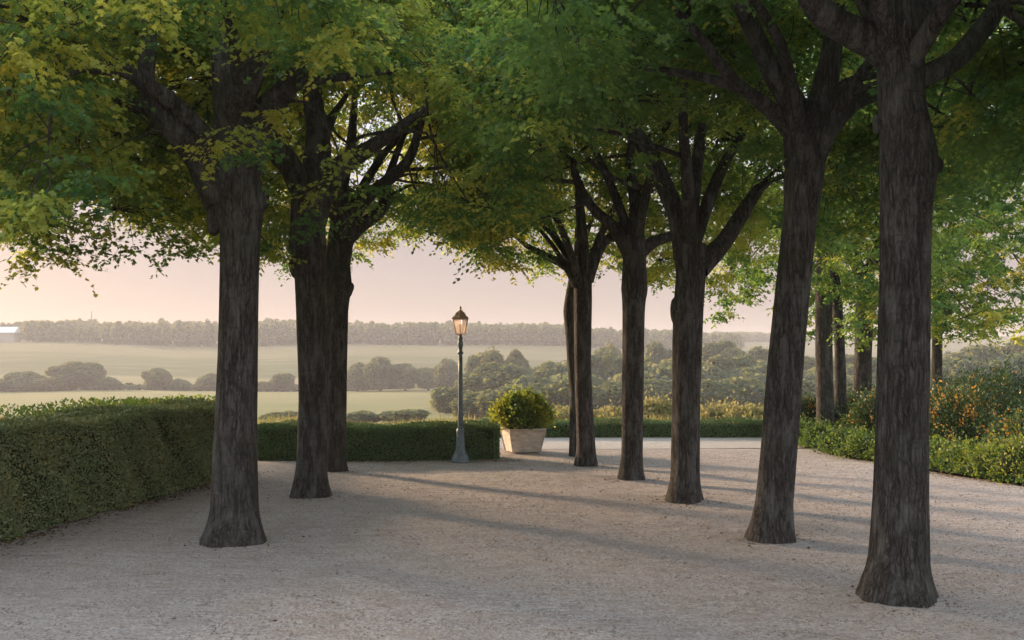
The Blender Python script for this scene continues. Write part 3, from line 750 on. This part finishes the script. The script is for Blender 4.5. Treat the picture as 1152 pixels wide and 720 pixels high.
S_ = [ # label, x, d, w, h, orange
 ('yellow tinged shrub at the left tip of the bed, where it meets the path', 908, 28.3, 1.7, 1.05, .12),
 ('dark rounded shrub at the foot of the twin trunk in the bed', 962, 27.8, 1.7, 1.15, .05),
 ('leafy shrub between the straight trunk and the nearest right tree', 985, 25.0, 1.5, 1.25, .10),
 ('tall shrub directly behind the nearest right trunk, orange leaves scattered through it', 1045, 24.0, 2.0, 1.45, .20),
 ('shrub covered most densely in orange blooms, right of the nearest trunk', 1082, 22.6, 2.0, 1.50, .34),
 ('large dark green shrub, tallest of the bed, at the right edge', 1138, 23.6, 2.6, 1.90, .06),
 ('dark shrub rising behind the orange blooming one', 1100, 26.5, 2.4, 1.75, .08),
 ('shrub with amber leaf tips at the right edge in front of the tallest one', 1165, 19.8, 1.7, 1.15, .22),
]
for i, (lb, x, d, w_, h_, og) in enumerate(S_):
    bush(lb, x, d, w=w_, h=h_, n=9000, leaf=.065, seed=20 + i, orange=og * .5, ragged=.12, tint0=.22 + .1 * (og > .15), lump=.14)
Lp = [
 ('silvery green low plant at the very tip of the bed on the path', 905, 26.2, .95, .55),
 ('low yellow green clump second from the tip of the bed', 925, 24.6, 1.0, .55),
 ('low green clump just left of the nearest right trunk', 950, 23.1, 1.1, .55),
 ('low clump partly hidden behind the left side of the nearest right trunk', 975, 22.2, 1.2, .55),
 ('low clump hidden mostly behind the nearest right trunk', 1010, 21.4, 1.2, .50),
 ('low pale green clump emerging right of the nearest trunk', 1058, 20.5, 1.2, .50),
 ('bright low clump below the orange blooming shrub', 1090, 19.6, 1.2, .52),
 ('bright yellow green clump in sun near the right edge of the picture', 1120, 18.7, 1.1, .60),
 ('yellow green clump cut by the right edge of the picture', 1152, 18.1, 1.2, .75),
]
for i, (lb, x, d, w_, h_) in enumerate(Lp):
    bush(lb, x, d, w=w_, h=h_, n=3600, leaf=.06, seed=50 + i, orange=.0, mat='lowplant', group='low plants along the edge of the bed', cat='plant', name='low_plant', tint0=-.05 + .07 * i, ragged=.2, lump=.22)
# ground cover between the shrubs
def bed_ground():
    b = Buf()
    edge = [(7.15, 27.4), (7.25, 25.6), (7.45, 23.6), (7.75, 21.6), (8.2, 19.6), (8.8, 17.6), (9.6, 15.8), (10.8, 14.2), (12.5, 12.8)]
    bed = edge + [(24, 12), (24, 40), (7.6, 33)]
    o = sheet('bed_soil', bed, .066, M['soil'])
    rng = np.random.default_rng(5); n = 26000
    ex = np.array([e[0] for e in edge]); ey = np.array([e[1] for e in edge])
    Y = rng.uniform(12.9, 32, n); X0 = np.interp(Y, ey[::-1], ex[::-1]); X = X0 + rng.exponential(1.3, n) - .07 * rng.random(n)
    H = .05 + .22 * rng.random(n) * (.6 + .4 * np.sin(X * 3 + Y * 2))
    P = np.stack([X, Y, H * rng.random(n) + .05], 1)
    T = rng.normal(0, .6, (n, 3)) + np.array([0, 0, .8]); V, f, k = leaf_arrays(P, T, rng.normal(0, 1, (n, 3)), .07 * rng.uniform(.6, 1.3, n), LEAF_OVAL)
    b.add(V, f, k, np.clip(rng.normal(.12, .25, n), 0, .95))
    tag(link('ground_cover', b.mesh('ground_cover'), None, [M['lowplant']]), kind='stuff')
bed_ground()

# wild growth behind the tall hedge (seen over its top) and tall dry grass beyond the far hedge
def tuft_field(name, pts, size, mat, tint, seed, shape=LEAF_DIAM, spread=.5):
    rng = np.random.default_rng(seed); n = len(pts)
    T = rng.normal(0, spread, (n, 3)) + np.array([0, 0, 1.0])
    V, f, k = leaf_arrays(pts, T, rng.normal(0, 1, (n, 3)), size * rng.uniform(.5, 1.3, n), shape)
    b = Buf(); b.add(V, f, k, tint)
    return link(name, b.mesh(name), None, [M[mat]])
rng = np.random.default_rng(9); n = 22000
Y = rng.uniform(8, 23, n); X = -5.2 + (Y - 18.9) * (2.18 / 14.4) - 1.35 - rng.random(n) * 1.8
clump = .5 + .5 * np.sin(Y * 2.1 + 1) * np.sin(Y * .83 + X)
hh = np.interp(Y, [8, 12, 15, 19, 23], [1.14, 1.18, 1.28, 1.38, 1.25]) + .14 * clump
Z = hh * rng.random(n) ** .35
tag(tuft_field('wild_plants', np.stack([X, Y, Z], 1), .065, 'lowplant', np.clip(rng.normal(.15, .2, n) + .6 * (rng.random(n) < .10), 0, 1), 3, LEAF_OVAL, .8), kind='stuff')
n = 60000
X = rng.uniform(-12, 26, n); Y = 29.5 + rng.random(n) ** 1.5 * 26
Z = terrain_z(X, Y) + rng.random(n) * .4 * (.6 + .4 * np.sin(X * 1.1 + Y * .5))
tag(tuft_field('meadow_grass', np.stack([X, Y, Z], 1), .30, 'grassy', np.clip(rng.normal(.45, .25, n), 0, 1), 4, np.array([(-.04, 0), (.04, 0), (0, .8)])), kind='stuff')

# pale sunlit bushes just past the far hedge
for i, (lb, x, d, w_, h_) in enumerate([
    ('pale straw coloured bush beyond the far hedge, right beside the planter shrub', 630, 46, 3.0, 463),
    ('pale bush beyond the far hedge between the farthest and the fourth trunk', 688, 44, 3.0, 463),
    ('rounded pale green bush beyond the far hedge between the fourth and third trunk', 736, 46, 2.6, 454),
    ('pale dry bush beyond the far hedge, just right of the third trunk', 812, 44, 3.0, 460),
    ('pale dry bush beyond the far hedge, beside the leaning trunk', 846, 43, 2.8, 461)]):
    X = (x - 576) / F * d
    z0 = float(terrain_z(np.array([X]), np.array([d]))[0]); h_ = EYE - (h_ - HZ) / F * d - z0
    o = bush(lb, x, d, w=w_, h=h_, n=6000, leaf=.16, seed=80 + i, mat='grassy', group='pale bushes beyond the far hedge', cat='bush', name='bush', z=float(terrain_z(np.array([X]), np.array([d]))[0]) , ragged=.12, tint0=.5)

# ------------------------------------------------------------------ fallen leaves and stones
rng = np.random.default_rng(21)
P = []
for _ in range(2600):   # along the foot of the tall hedge
    y = rng.uniform(5, 19.5); x = -7.38 + (y - 4.5) * (2.18 / 14.4) + abs(rng.normal(0, .22)) - .03; P.append((x, y))
for (x, y, d, k) in [(262, 0, 12.2, 40), (350, 0, 16.1, 40), (378, 0, 19.8, 40), (1010, 0, 9.47, 40), (868, 0, 12.4, 50), (768, 0, 15.6, 110), (710, 0, 18.4, 60), (658, 0, 20.8, 60)]:
    for _ in range(k):
        a = rng.uniform(0, 6.28); r = .36 + abs(rng.normal(0, .22)); P.append(((x - 576) / F * d + r * math.cos(a), d + r * math.sin(a)))
for _ in range(500):
    P.append((rng.uniform(-5, .2), 21.45 - abs(rng.normal(0, .12))))
for _ in range(160): P.append((rng.uniform(-6, 11), rng.uniform(6, 24)))
for _ in range(900):
    y = rng.uniform(13, 27); x = np.interp(y, [12.8, 14.2, 15.8, 17.6, 19.6, 21.6, 23.6, 25.6, 27.4], [12.5, 10.8, 9.6, 8.8, 8.2, 7.75, 7.45, 7.25, 7.15]); P.append((x - abs(rng.normal(0, .15)), y))
P = np.array(P); n = len(P)
P3 = np.column_stack([P, gz(P[:, 0], P[:, 1]) + .028])
T = rng.normal(0, 1, (n, 3)); T[:, 2] = rng.uniform(0, .25, n)
V, f, k = leaf_arrays(P3, T, np.tile([0, 0, 1.0], (n, 1)) + rng.normal(0, .3, (n, 3)), .042 * rng.uniform(.5, 1.3, n), LEAF_OVAL)
b = Buf(); b.add(V, f, k, rng.random(n))
tag(link('fallen_leaves', b.mesh('fallen_leaves'), None, [M['litter']]), kind='stuff')

n = 60000      # loose stones of the gravel
Y = 5.6 + 18 * rng.random(n) ** 1.6; X = (rng.random(n) * 1.25 - .62) * Y
q = X > -7.38 + (Y - 4.5) * .151 + .1; X = X[q]; Y = Y[q]; n = len(X)
S = .006 + .007 * rng.random(n) + .010 * (rng.random(n) < .03)
octa = np.array([(1, 0, 0), (0, 1, 0), (-1, 0, 0), (0, -1, 0), (0, 0, .75), (0, 0, -.4)])
V = np.stack([X, Y, gz(X, Y) + .022], 1)[:, None, :] + S[:, None, None] * (octa[None] * rng.uniform(.6, 1.3, (n, 6, 1)))
ff = np.array([(0, 1, 4), (1, 2, 4), (2, 3, 4), (3, 0, 4)])
fi = (np.arange(n)[:, None, None] * 6 + ff[None]).reshape(-1)
mm = simple('stones', (.30, .25, .215), .9, 0, .5, 3, .1, .2)
me = mesh_np('loose_stones', V.reshape(-1, 3), fi, np.full(n * 4, 3))
tag(link('loose_stones', me, None, [mm]), kind='stuff')

# ------------------------------------------------------------------ street lamp
D_L = 21.15; k_ = D_L / F
lx = (518 - 576) * k_
lamp = empty('street_lamp', (lx, D_L, 0.02), 'slender old fashioned street lamp with a lit glass lantern in front of the low hedge', 'street lamp')
def zy(y): return EYE - (y - HZ) * k_ - .02
b = Buf(); b.lathe([(.20, 0), (.20, .05), (.185, .075), (.19, .10), (.165, .14), (.12, .22), (.10, .30), (.088, .45), (.078, .60), (.075, zy(488)), (.085, zy(487)), (.085, zy(484)), (.070, zy(482))], 16)
link('pedestal', b.mesh('pedestal', True), lamp, [M['iron']])
b = Buf(); b.lathe([(.052, zy(483)), (.050, zy(460)), (.043, zy(420)), (.037, zy(398))], 16)
for j in range(8):
    a = 2 * math.pi * j / 8
    V, F_ = tube([(.050 * math.cos(a), .050 * math.sin(a), zy(481)), (.036 * math.cos(a), .036 * math.sin(a), zy(400))], [.008, .007], 6); b.addpoly(V, F_)
link('post', b.mesh('post', True), lamp, [M['iron']])
b = Buf(); b.lathe([(.042, zy(399)), (.062, zy(398)), (.062, zy(396)), (.04, zy(395)), (.046, zy(391)), (.058, zy(388)), (.05, zy(384)), (.04, zy(382)), (.055, zy(380.5)), (.035, zy(379)), (.028, zy(377)), (.05, zy(376.5)), (.05, zy(375.7))], 16)
link('collar', b.mesh('collar', True), lamp, [M['iron']])
lan = Buf()
zb_, zt_ = zy(376), zy(359.5); rb, rt = .105, .175
NS = 6
for j in range(NS):
    a = 2 * math.pi * (j + .5) / NS
    V, F_ = tube([(rb * math.cos(a), rb * math.sin(a), zb_), (rt * math.cos(a), rt * math.sin(a), zt_)], [.010, .010], 6); lan.addpoly(V, F_)
for (r, z) in ((rb, zb_), (rt, zt_)):
    lan.lathe([(r - .015, z - .008), (r + .012, z - .008), (r + .012, z + .012), (r - .015, z + .012)], NS, rot=math.pi / NS)
frame = link('lantern_frame', lan.mesh('lantern_frame'), lamp, [M['brass']])
b = Buf(); b.lathe([(.205, zt_ + .014), (.20, zt_ + .03), (.165, zt_ + .07), (.135, zt_ + .085), (.125, zt_ + .115), (.10, zt_ + .15), (.06, zt_ + .172), (.05, zt_ + .18)], NS, rot=math.pi / NS)
rf = link('lantern_roof', b.mesh('lantern_roof'), lamp, [M['brass']])
b = Buf(); b.lathe([(.045, zt_ + .18), (.05, zt_ + .195), (.02, zt_ + .205), (.018, zt_ + .225), (.036, zt_ + .245), (.018, zt_ + .262), (.004, zt_ + .295)], 12)
link('finial', b.mesh('finial', True), rf, [M['brass']])
for j in range(NS):
    a0 = 2 * math.pi * (j + .5) / NS; a1_ = 2 * math.pi * (j + 1.5) / NS; e = .92
    V = [(rb * e * math.cos(a0), rb * e * math.sin(a0), zb_ + .015), (rb * e * math.cos(a1_), rb * e * math.sin(a1_), zb_ + .015), (rt * e * math.cos(a1_), rt * e * math.sin(a1_), zt_ - .012), (rt * e * math.cos(a0), rt * e * math.sin(a0), zt_ - .012)]
    me = bpy.data.meshes.new('glass_pane'); me.from_pydata(V, [], [(0, 1, 2, 3)]); link('glass_pane', me, lamp, [M['glass']])
b = Buf(); b.lathe([(.015, zt_ - .10), (.034, zt_ - .085), (.036, zt_ - .03), (.02, zt_ + .016)], 12)
link('mantle', b.mesh('mantle', True), lamp, [M['mantle']])

# ------------------------------------------------------------------ planter
D_P = 23.6; kp = D_P / F
tub = empty('planter', ((588 - 576) * kp, D_P, .03), 'square tapered pale planter tub at the end of the low hedge', 'planter')
rot = math.radians(16); tub.rotation_euler.z = rot
def frustum(b, h0, h1, z0, z1):
    V = [(-h0, -h0, z0), (h0, -h0, z0), (h0, h0, z0), (-h0, h0, z0), (-h1, -h1, z1), (h1, -h1, z1), (h1, h1, z1), (-h1, h1, z1)]
    b.addpoly(np.array(V), [(3, 2, 1, 0), (4, 5, 6, 7), (0, 1, 5, 4), (1, 2, 6, 5), (2, 3, 7, 6), (3, 0, 4, 7)])
b = Buf(); frustum(b, .325, .425, 0, .50)
me = b.mesh('tub'); o = link('tub', me, tub, [M['tub']]); bv = o.modifiers.new('bevel', 'BEVEL'); bv.width = .012; bv.segments = 2
b = Buf(); frustum(b, .435, .455, .502, .565)
o = link('rim', b.mesh('rim'), tub, [M['tub']]); bv = o.modifiers.new('bevel', 'BEVEL'); bv.width = .012; bv.segments = 2
b = Buf(); frustum(b, .39, .39, .567, .572); link('soil', b.mesh('soil'), tub, [M['soil']])
for sx_, sy_ in ((-1, -1), (1, -1), (1, 1), (-1, 1)):
    V, F_ = tube([(sx_ * .33, sy_ * .33, .0), (sx_ * .43, sy_ * .43, .50)], [.018, .020], 6)
    b = Buf(); b.addpoly(V, F_); link('corner_batten', b.mesh('corner_batten'), tub, [M['tub']])
pb = link('potted_shrub', bush_mesh('potted_shrub', .64, .62, .52, 15000, .075, 91, .0, .12, .42, .60, ragged=.10), None, [M['lowplant'], M['core']])
pb.location = ((587 - 576) * kp, D_P, .585)
tag(pb, 'rounded amber green shrub growing out of the planter tub', 'shrub')

# ------------------------------------------------------------------ distant trees
def far_crown(name, seed, n=13000, leaf=.075, squash=1.0, lumps=16):
    """unit crown (radius about 1, base at z 0) of many leaf clumps over overlapping lobes"""
    rng = np.random.default_rng(seed)
    C = []; R = []
    for i in range(lumps):
        a = rng.uniform(0, 6.28); r = rng.uniform(0, .68); z = rng.uniform(.25, 1.35) * squash
        r *= math.sqrt(max(.1, 1 - ((z / squash - .75) / .85) ** 2)); C.append((r * math.cos(a), r * math.sin(a), z)); R.append(rng.uniform(.26, .46))
    C.append((0, 0, .75 * squash)); R.append(.62)
    C = np.array(C); R = np.array(R)
    w_ = R ** 2 / (R ** 2).sum(); j = rng.choice(len(C), n, p=w_)
    D = rdir(n, rng); P = C[j] + D * (R[j] * (1 + rng.normal(.02, .09, n)))[:, None]
    inside = np.zeros(n, bool)
    for c, r in zip(C, R): inside |= (((P - c) ** 2).sum(1) < (r * .80) ** 2)
    P = P[~inside]; D = D[~inside]; j = j[~inside]; P[:, 2] = np.maximum(P[:, 2], .02)
    m = len(P)
    V, f, k = leaf_arrays(P, rng.normal(0, 1, (m, 3)), D + rng.normal(0, .42, (m, 3)), leaf * rng.uniform(.5, 1.4, m), LEAF_SQ)
    lt = rng.random(len(C))
    b = Buf(); b.add(V, f, k, np.clip(.15 + .6 * lt[j] + rng.normal(0, .15, m), 0, 1))
    for c, r in zip(C, R):
        bm = bmesh.new(); bmesh.ops.create_icosphere(bm, subdivisions=2, radius=r * .72)
        V = [tuple(v.co + Vector(c)) for v in bm.verts]; F_ = [tuple(x.index for x in fc.verts) for fc in bm.faces]; bm.free()
        V = np.array(V); V[:, 2] = np.maximum(V[:, 2], .0); b.addpoly(V, F_, 1)
    me = b.mesh(name); me.materials.append(M['leaf_far']); me.materials.append(M['core_far'])
    return me
FC = [far_crown('crown', 100 + i, squash=s) for i, s in enumerate((1.0, 1.1, .85, 1.15, .75))]
tb = Buf(); V, F_ = tube([(0, 0, -.4), (0, 0, .5), (.03, .02, 1.1)], [.07, .055, .02], 8); tb.addpoly(V, F_)
FT = tb.mesh('trunk', True); FT.materials.append(M['bark'])
def zt(X, Y): return float(terrain_z(np.array([float(X)]), np.array([float(Y)]))[0])
def far_tree(label, x, ytop, d, wpx, group, var, lift=.08):
    """x, ytop: where the crown's top stands in the photograph at depth d; width in pixels"""
    X = (x - 576) / F * d; z0 = zt(X, d); top = EYE - (ytop - HZ) / F * d
    h = max(2.0, top - z0); r = wpx / 2 / F * d
    root = empty('distant_tree', (X, d, z0), label, 'tree', group)
    cr = link('crown', FC[var], root); hz = (2.0, 2.1, 1.85, 2.15, 1.75)[var] * .83; wpx *= 1.3; r *= 1.3
    cr.scale = (r, r, h * (1 - lift) / hz); cr.location = (0, 0, h * lift); cr.rotation_euler.z = (x * 1.7 + d) % 6.28
    t = link('trunk', FT, root); t.scale = (r, r, h * .5); t.location = (0, 0, h * .1)
    return root

G1 = 'trees along the field boundary on the left'; G2 = 'loose hedgerow trees between field and hill'; G3 = 'big wood trees beyond the hedge'; G4 = 'bushes at the bottom of the near field'
for a in [
    ('low rounded tree at the left end of the field boundary', 5, 424, 440, 50, G1, 4),
    ('second rounded tree of the field boundary, dark and broad', 30, 418, 442, 46, G1, 0),
    ('dark low tree in front of the tallest field boundary tree', 55, 424, 436, 42, G1, 2),
    ('tallest tree of the field boundary, pale and sunlit', 84, 407, 446, 50, G1, 1),
    ('pale tree leaning on the right of the tallest boundary tree', 103, 411, 450, 26, G1, 1),
    ('small dark bush like tree right of the tallest boundary group', 122, 423, 440, 30, G1, 4),
    ('pointed pale tree left of the nearest left trunk, on the field boundary', 177, 414, 440, 30, G1, 1),
    ('low bushy tree beside the pointed pale boundary tree', 202, 425, 442, 28, G1, 4),
    ('small bushy boundary tree touching the left side of the nearest left trunk', 236, 420, 442, 34, G1, 0),
    ('small boundary tree seen between the first and second left trunks', 318, 420, 440, 28, G1, 2),
    ('low boundary bush just right of the nearest left trunk', 300, 428, 438, 24, G1, 4),
    ('pale hedgerow tree close to the right of the third left trunk', 402, 408, 430, 34, G2, 0),
    ('tallest hedgerow tree, midway between the third left trunk and the lamp', 428, 403, 425, 40, G2, 3),
    ('hedgerow tree with two crests left of the lamp', 456, 409, 420, 34, G2, 1),
    ('low hedgerow tree close to the left of the lamp', 482, 414, 415, 32, G2, 2),
    ('pale hedgerow tree directly left of the lamp post, its crown against the field', 503, 404, 400, 30, G2, 0),
    ('dark bush at the bottom of the field just right of the third left trunk', 405, 463, 150, 44, G4, 4),
    ('grey green bush at the bottom of the field beside the hedge, left of the lamp', 452, 461, 150, 60, G4, 2),
    ('bush at the bottom of the field seen between the first two left trunks', 312, 464, 150, 44, G4, 4),
    ('big rounded tree directly behind the lamp post, sloping down to the left', 512, 436, 215, 56, G3, 2),
    ('broad rounded tree between the lamp and the planter, largest of the wood', 556, 409, 235, 84, G3, 0),
    ('low tree filling the gap behind the planter shrub', 590, 430, 225, 50, G3, 4),
    ('flat topped darker tree farther back above the planter', 548, 389, 300, 44, G3, 4),
    ('small darker tree farther back, right of the flat topped one', 578, 394, 300, 34, G3, 0),
    ('rounded tree left of the farthest right row trunk, pale crest', 622, 408, 235, 60, G3, 0),
    ('tall tree behind the farthest right row trunk', 656, 398, 245, 54, G3, 1),
    ('pale topped tree between the farthest and fourth trunks', 686, 401, 240, 46, G3, 0),
    ('dark tree farther back between the farthest and fourth trunks', 680, 384, 310, 44, G3, 4),
    ('broad tree hidden partly behind the fourth trunk', 722, 404, 238, 58, G3, 0),
    ('dark tree farther back between the fourth and third trunks', 744, 386, 310, 36, G3, 2),
    ('dark broad tree farther back, right of the third trunk', 816, 384, 310, 52, G3, 1),
    ('bushy tree hidden partly behind the third trunk', 770, 404, 236, 60, G3, 2),
    ('pale crested tree right of the third trunk', 806, 401, 238, 54, G3, 0),
    ('broad tree between third trunk and leaning trunk', 838, 400, 242, 52, G3, 1),
    ('darker tree farther back beside the leaning trunk', 852, 391, 310, 46, G3, 0),
    ('hazy tree seen between the leaning trunk and the twin trunk', 906, 402, 240, 60, G3, 0),
    ('hazy tree seen between the twin trunk and the straight trunk', 958, 400, 240, 60, G3, 1),
    ('pale grey hazy tree seen just right of the nearest right trunk', 1075, 398, 245, 62, G3, 0),
    ('low spreading tree at the left foot of the wood, just right of the lamp', 536, 442, 175, 60, G3, 0),
    ('low rounded tree behind the left side of the planter shrub', 566, 434, 170, 64, G3, 2),
    ('low rounded tree behind the right side of the planter shrub', 606, 432, 175, 66, G3, 0),
    ('low tree at the foot of the wood behind the farthest right row trunk', 648, 428, 172, 64, G3, 2),
    ('low tree at the foot of the wood between farthest and fourth trunks', 690, 430, 170, 60, G3, 0),
    ('low tree at the foot of the wood between fourth and third trunks', 738, 428, 174, 66, G3, 2),
    ('low tree at the foot of the wood directly right of the third trunk', 794, 428, 170, 68, G3, 0),
    ('low tree at the foot of the wood against the leaning trunk', 842, 426, 174, 64, G3, 2),
    ('low hazy tree between leaning and twin trunks, at the foot of the wood', 900, 428, 172, 66, G3, 0),
    ('low hazy tree behind the straight trunk, at the foot of the wood', 962, 426, 172, 66, G3, 2),
    ('rounded hazy tree at the right, second from the edge', 1112, 390, 250, 62, G3, 2),
    ('rounded hazy tree at the right picture edge', 1150, 380, 255, 60, G3, 1),
]:
    far_tree(*a)

# one mass of far woodland: strip on the hill, and the closed wood on the valley's right slope
def forest(name, spots, label=None, per=170, leaf=.28):
    """spots: rows of x, y, z, radius, height"""
    rng = np.random.default_rng(77); b = Buf()
    Sx = np.array(spots); n = len(Sx)
    D = rdir(n * per, rng); D[:, 2] = np.abs(D[:, 2]) * 1.1 - .1
    r = np.repeat(Sx[:, 3], per) * (1 + rng.normal(-.04, .08, n * per) + .12 * np.sin(D[:, 0] * 6 + D[:, 2] * 5 + np.repeat(Sx[:, 0], per))); h = np.repeat(Sx[:, 4], per)
    P = np.repeat(Sx[:, :3], per, 0) + np.stack([D[:, 0] * r, D[:, 1] * r, h * (.30 + .62 * D[:, 2])], 1)
    T = rng.normal(0, 1, (n * per, 3)); T[:, 2] += .5
    V, f, k = leaf_arrays(P, T, D + rng.normal(0, .4, (n * per, 3)), np.repeat(Sx[:, 3], per) * leaf * rng.uniform(.5, 1.3, n * per), LEAF_SQ)
    tt = np.repeat(rng.uniform(.05, .7, n), per) + rng.normal(0, .12, n * per)
    b.add(V, f, k, np.clip(tt, 0, 1))
    # trunks and dark inner bodies
    for (x, y, z, rr, hh) in spots:
        a = np.linspace(0, 2 * np.pi, 7)[:-1]
        ring = lambda s, zz: np.stack([x + rr * s * np.cos(a), y + rr * s * np.sin(a), np.full(6, z + zz)], 1)
        V = np.concatenate([ring(.12, -.5), ring(.75, hh * .32), ring(.70, hh * .62), ring(.25, hh * .86)])
        F_ = [(i * 6 + j, i * 6 + (j + 1) % 6, (i + 1) * 6 + (j + 1) % 6, (i + 1) * 6 + j) for i in range(3) for j in range(6)] + [tuple(range(18, 24))]
        b.addpoly(V, F_, 1)
    return tag(link(name, b.mesh(name), None, [M['leaf_far'], M['core_far']]), label, kind='stuff')
rng = np.random.default_rng(31)
spots = []
for _ in range(1150):
    Y = rng.uniform(735, 860); x = rng.uniform(-80, 830); X = (x - 576) / F * Y
    if x < 22 and Y < 800: continue
    zg = zt(X, Y); top = EYE - (np.interp(x, [0, 100, 240, 400, 560, 650, 830], [361, 358, 359, 359, 361, 366, 371]) - HZ) / F * Y
    h = min(max(4, top - zg), 22) * (rng.uniform(.78, 1.0) + .09 * math.sin(X * .045) * math.sin(X * .017 + 1) + (.12 if rng.random() < .04 else 0))
    spots.append((X, Y, zg, rng.uniform(3.5, 5.5), h))
forest('far_woodland', spots)
spots = []
for _ in range(400):
    Y = rng.uniform(215, 420); x = rng.uniform(515 if Y < 300 else 600, 1250); X = (x - 576) / F * Y
    zg = zt(X, Y); yt = np.interp(x, [500, 540, 600, 700, 860, 1000, 1152, 1250], [452, 424, 404, 396, 394, 396, 380, 376]) + rng.uniform(0, 14) + (420 - Y) * .05
    h = max(4, EYE - (yt - HZ) / F * Y - zg); spots.append((X, Y, zg, rng.uniform(6, 10), h))
forest('valley_woodland', spots, None, 520, .12)
spots = []
for _ in range(330):
    Y = 446 + rng.normal(0, 2.5); X = rng.uniform(-330, -20)
    spots.append((X, Y, zt(X, Y), rng.uniform(1.6, 2.6), rng.uniform(2.0, 3.6)))
o = forest('field_hedgerow', spots)
# right hill strip
spots = []
for _ in range(260):
    Y = rng.uniform(1080, 1120); x = rng.uniform(800, 900); X = (x - 576) / F * Y
    zg = zt(X, Y); spots.append((X, Y, zg, rng.uniform(5, 8), rng.uniform(7, 10)))
forest('far_copse', spots)

# farm building and mast far away
Y = 745; X = (6 - 576) / F * Y; zg = EYE - (376 - HZ) / F * Y
barn = empty('farm_building', (X, Y, zt(X, Y)), 'long low building with a white roof at the far left below the wooded ridge', 'building')
zr = zg - zt(X, Y)
b = Buf(); b.box((-9, -5, -1), (9, 5, zr + 1.0)); link('wall', b.mesh('wall'), barn, [M['barn_wall']])
b = Buf(); V = np.array([(-9.8, -5.8, zr + 1.05), (9.8, -5.8, zr + 1.05), (9.8, 0, zr + 5.5), (-9.8, 0, zr + 5.5), (-9.8, 5.8, zr + 1.05), (9.8, 5.8, zr + 1.05)])
b.addpoly(V, [(0, 1, 2, 3), (3, 2, 5, 4), (0, 3, 4), (1, 5, 2), (0, 4, 5, 1)]); link('roof', b.mesh('roof'), barn, [M['white_sheet']])
Y = 790; X = (103 - 576) / F * Y; z0 = zt(X, Y)
b = Buf(); b.lathe([(.5, 0), (.35, EYE - (350 - HZ) / F * Y - z0)], 6)
o = link('radio_mast', b.mesh('radio_mast'), None, [M['mast']]); o.location = (X, Y, z0); tag(o, 'thin mast rising above the wooded ridge at the left', 'mast')

# ------------------------------------------------------------------ haze
me = bpy.data.meshes.new('haze'); bm = bmesh.new(); bmesh.ops.create_cube(bm, size=1)
for v in bm.verts: v.co = Vector((v.co.x * 5400, v.co.y * 5400 + 0, (v.co.z + .5) * 68 - 22))
bm.to_mesh(me); bm.free()
m, nt = newmat('haze'); pv = N(nt, 'ShaderNodeVolumePrincipled'); pv.inputs['Color'].default_value = (.96, .91, .88, 1)
pv.inputs['Density'].default_value = .00048; pv.inputs['Anisotropy'].default_value = .1
o_ = N(nt, 'ShaderNodeOutputMaterial'); nt.links.new(pv.outputs[0], o_.inputs['Volume'])
tag(link('haze', me, None, [m]), kind='stuff')
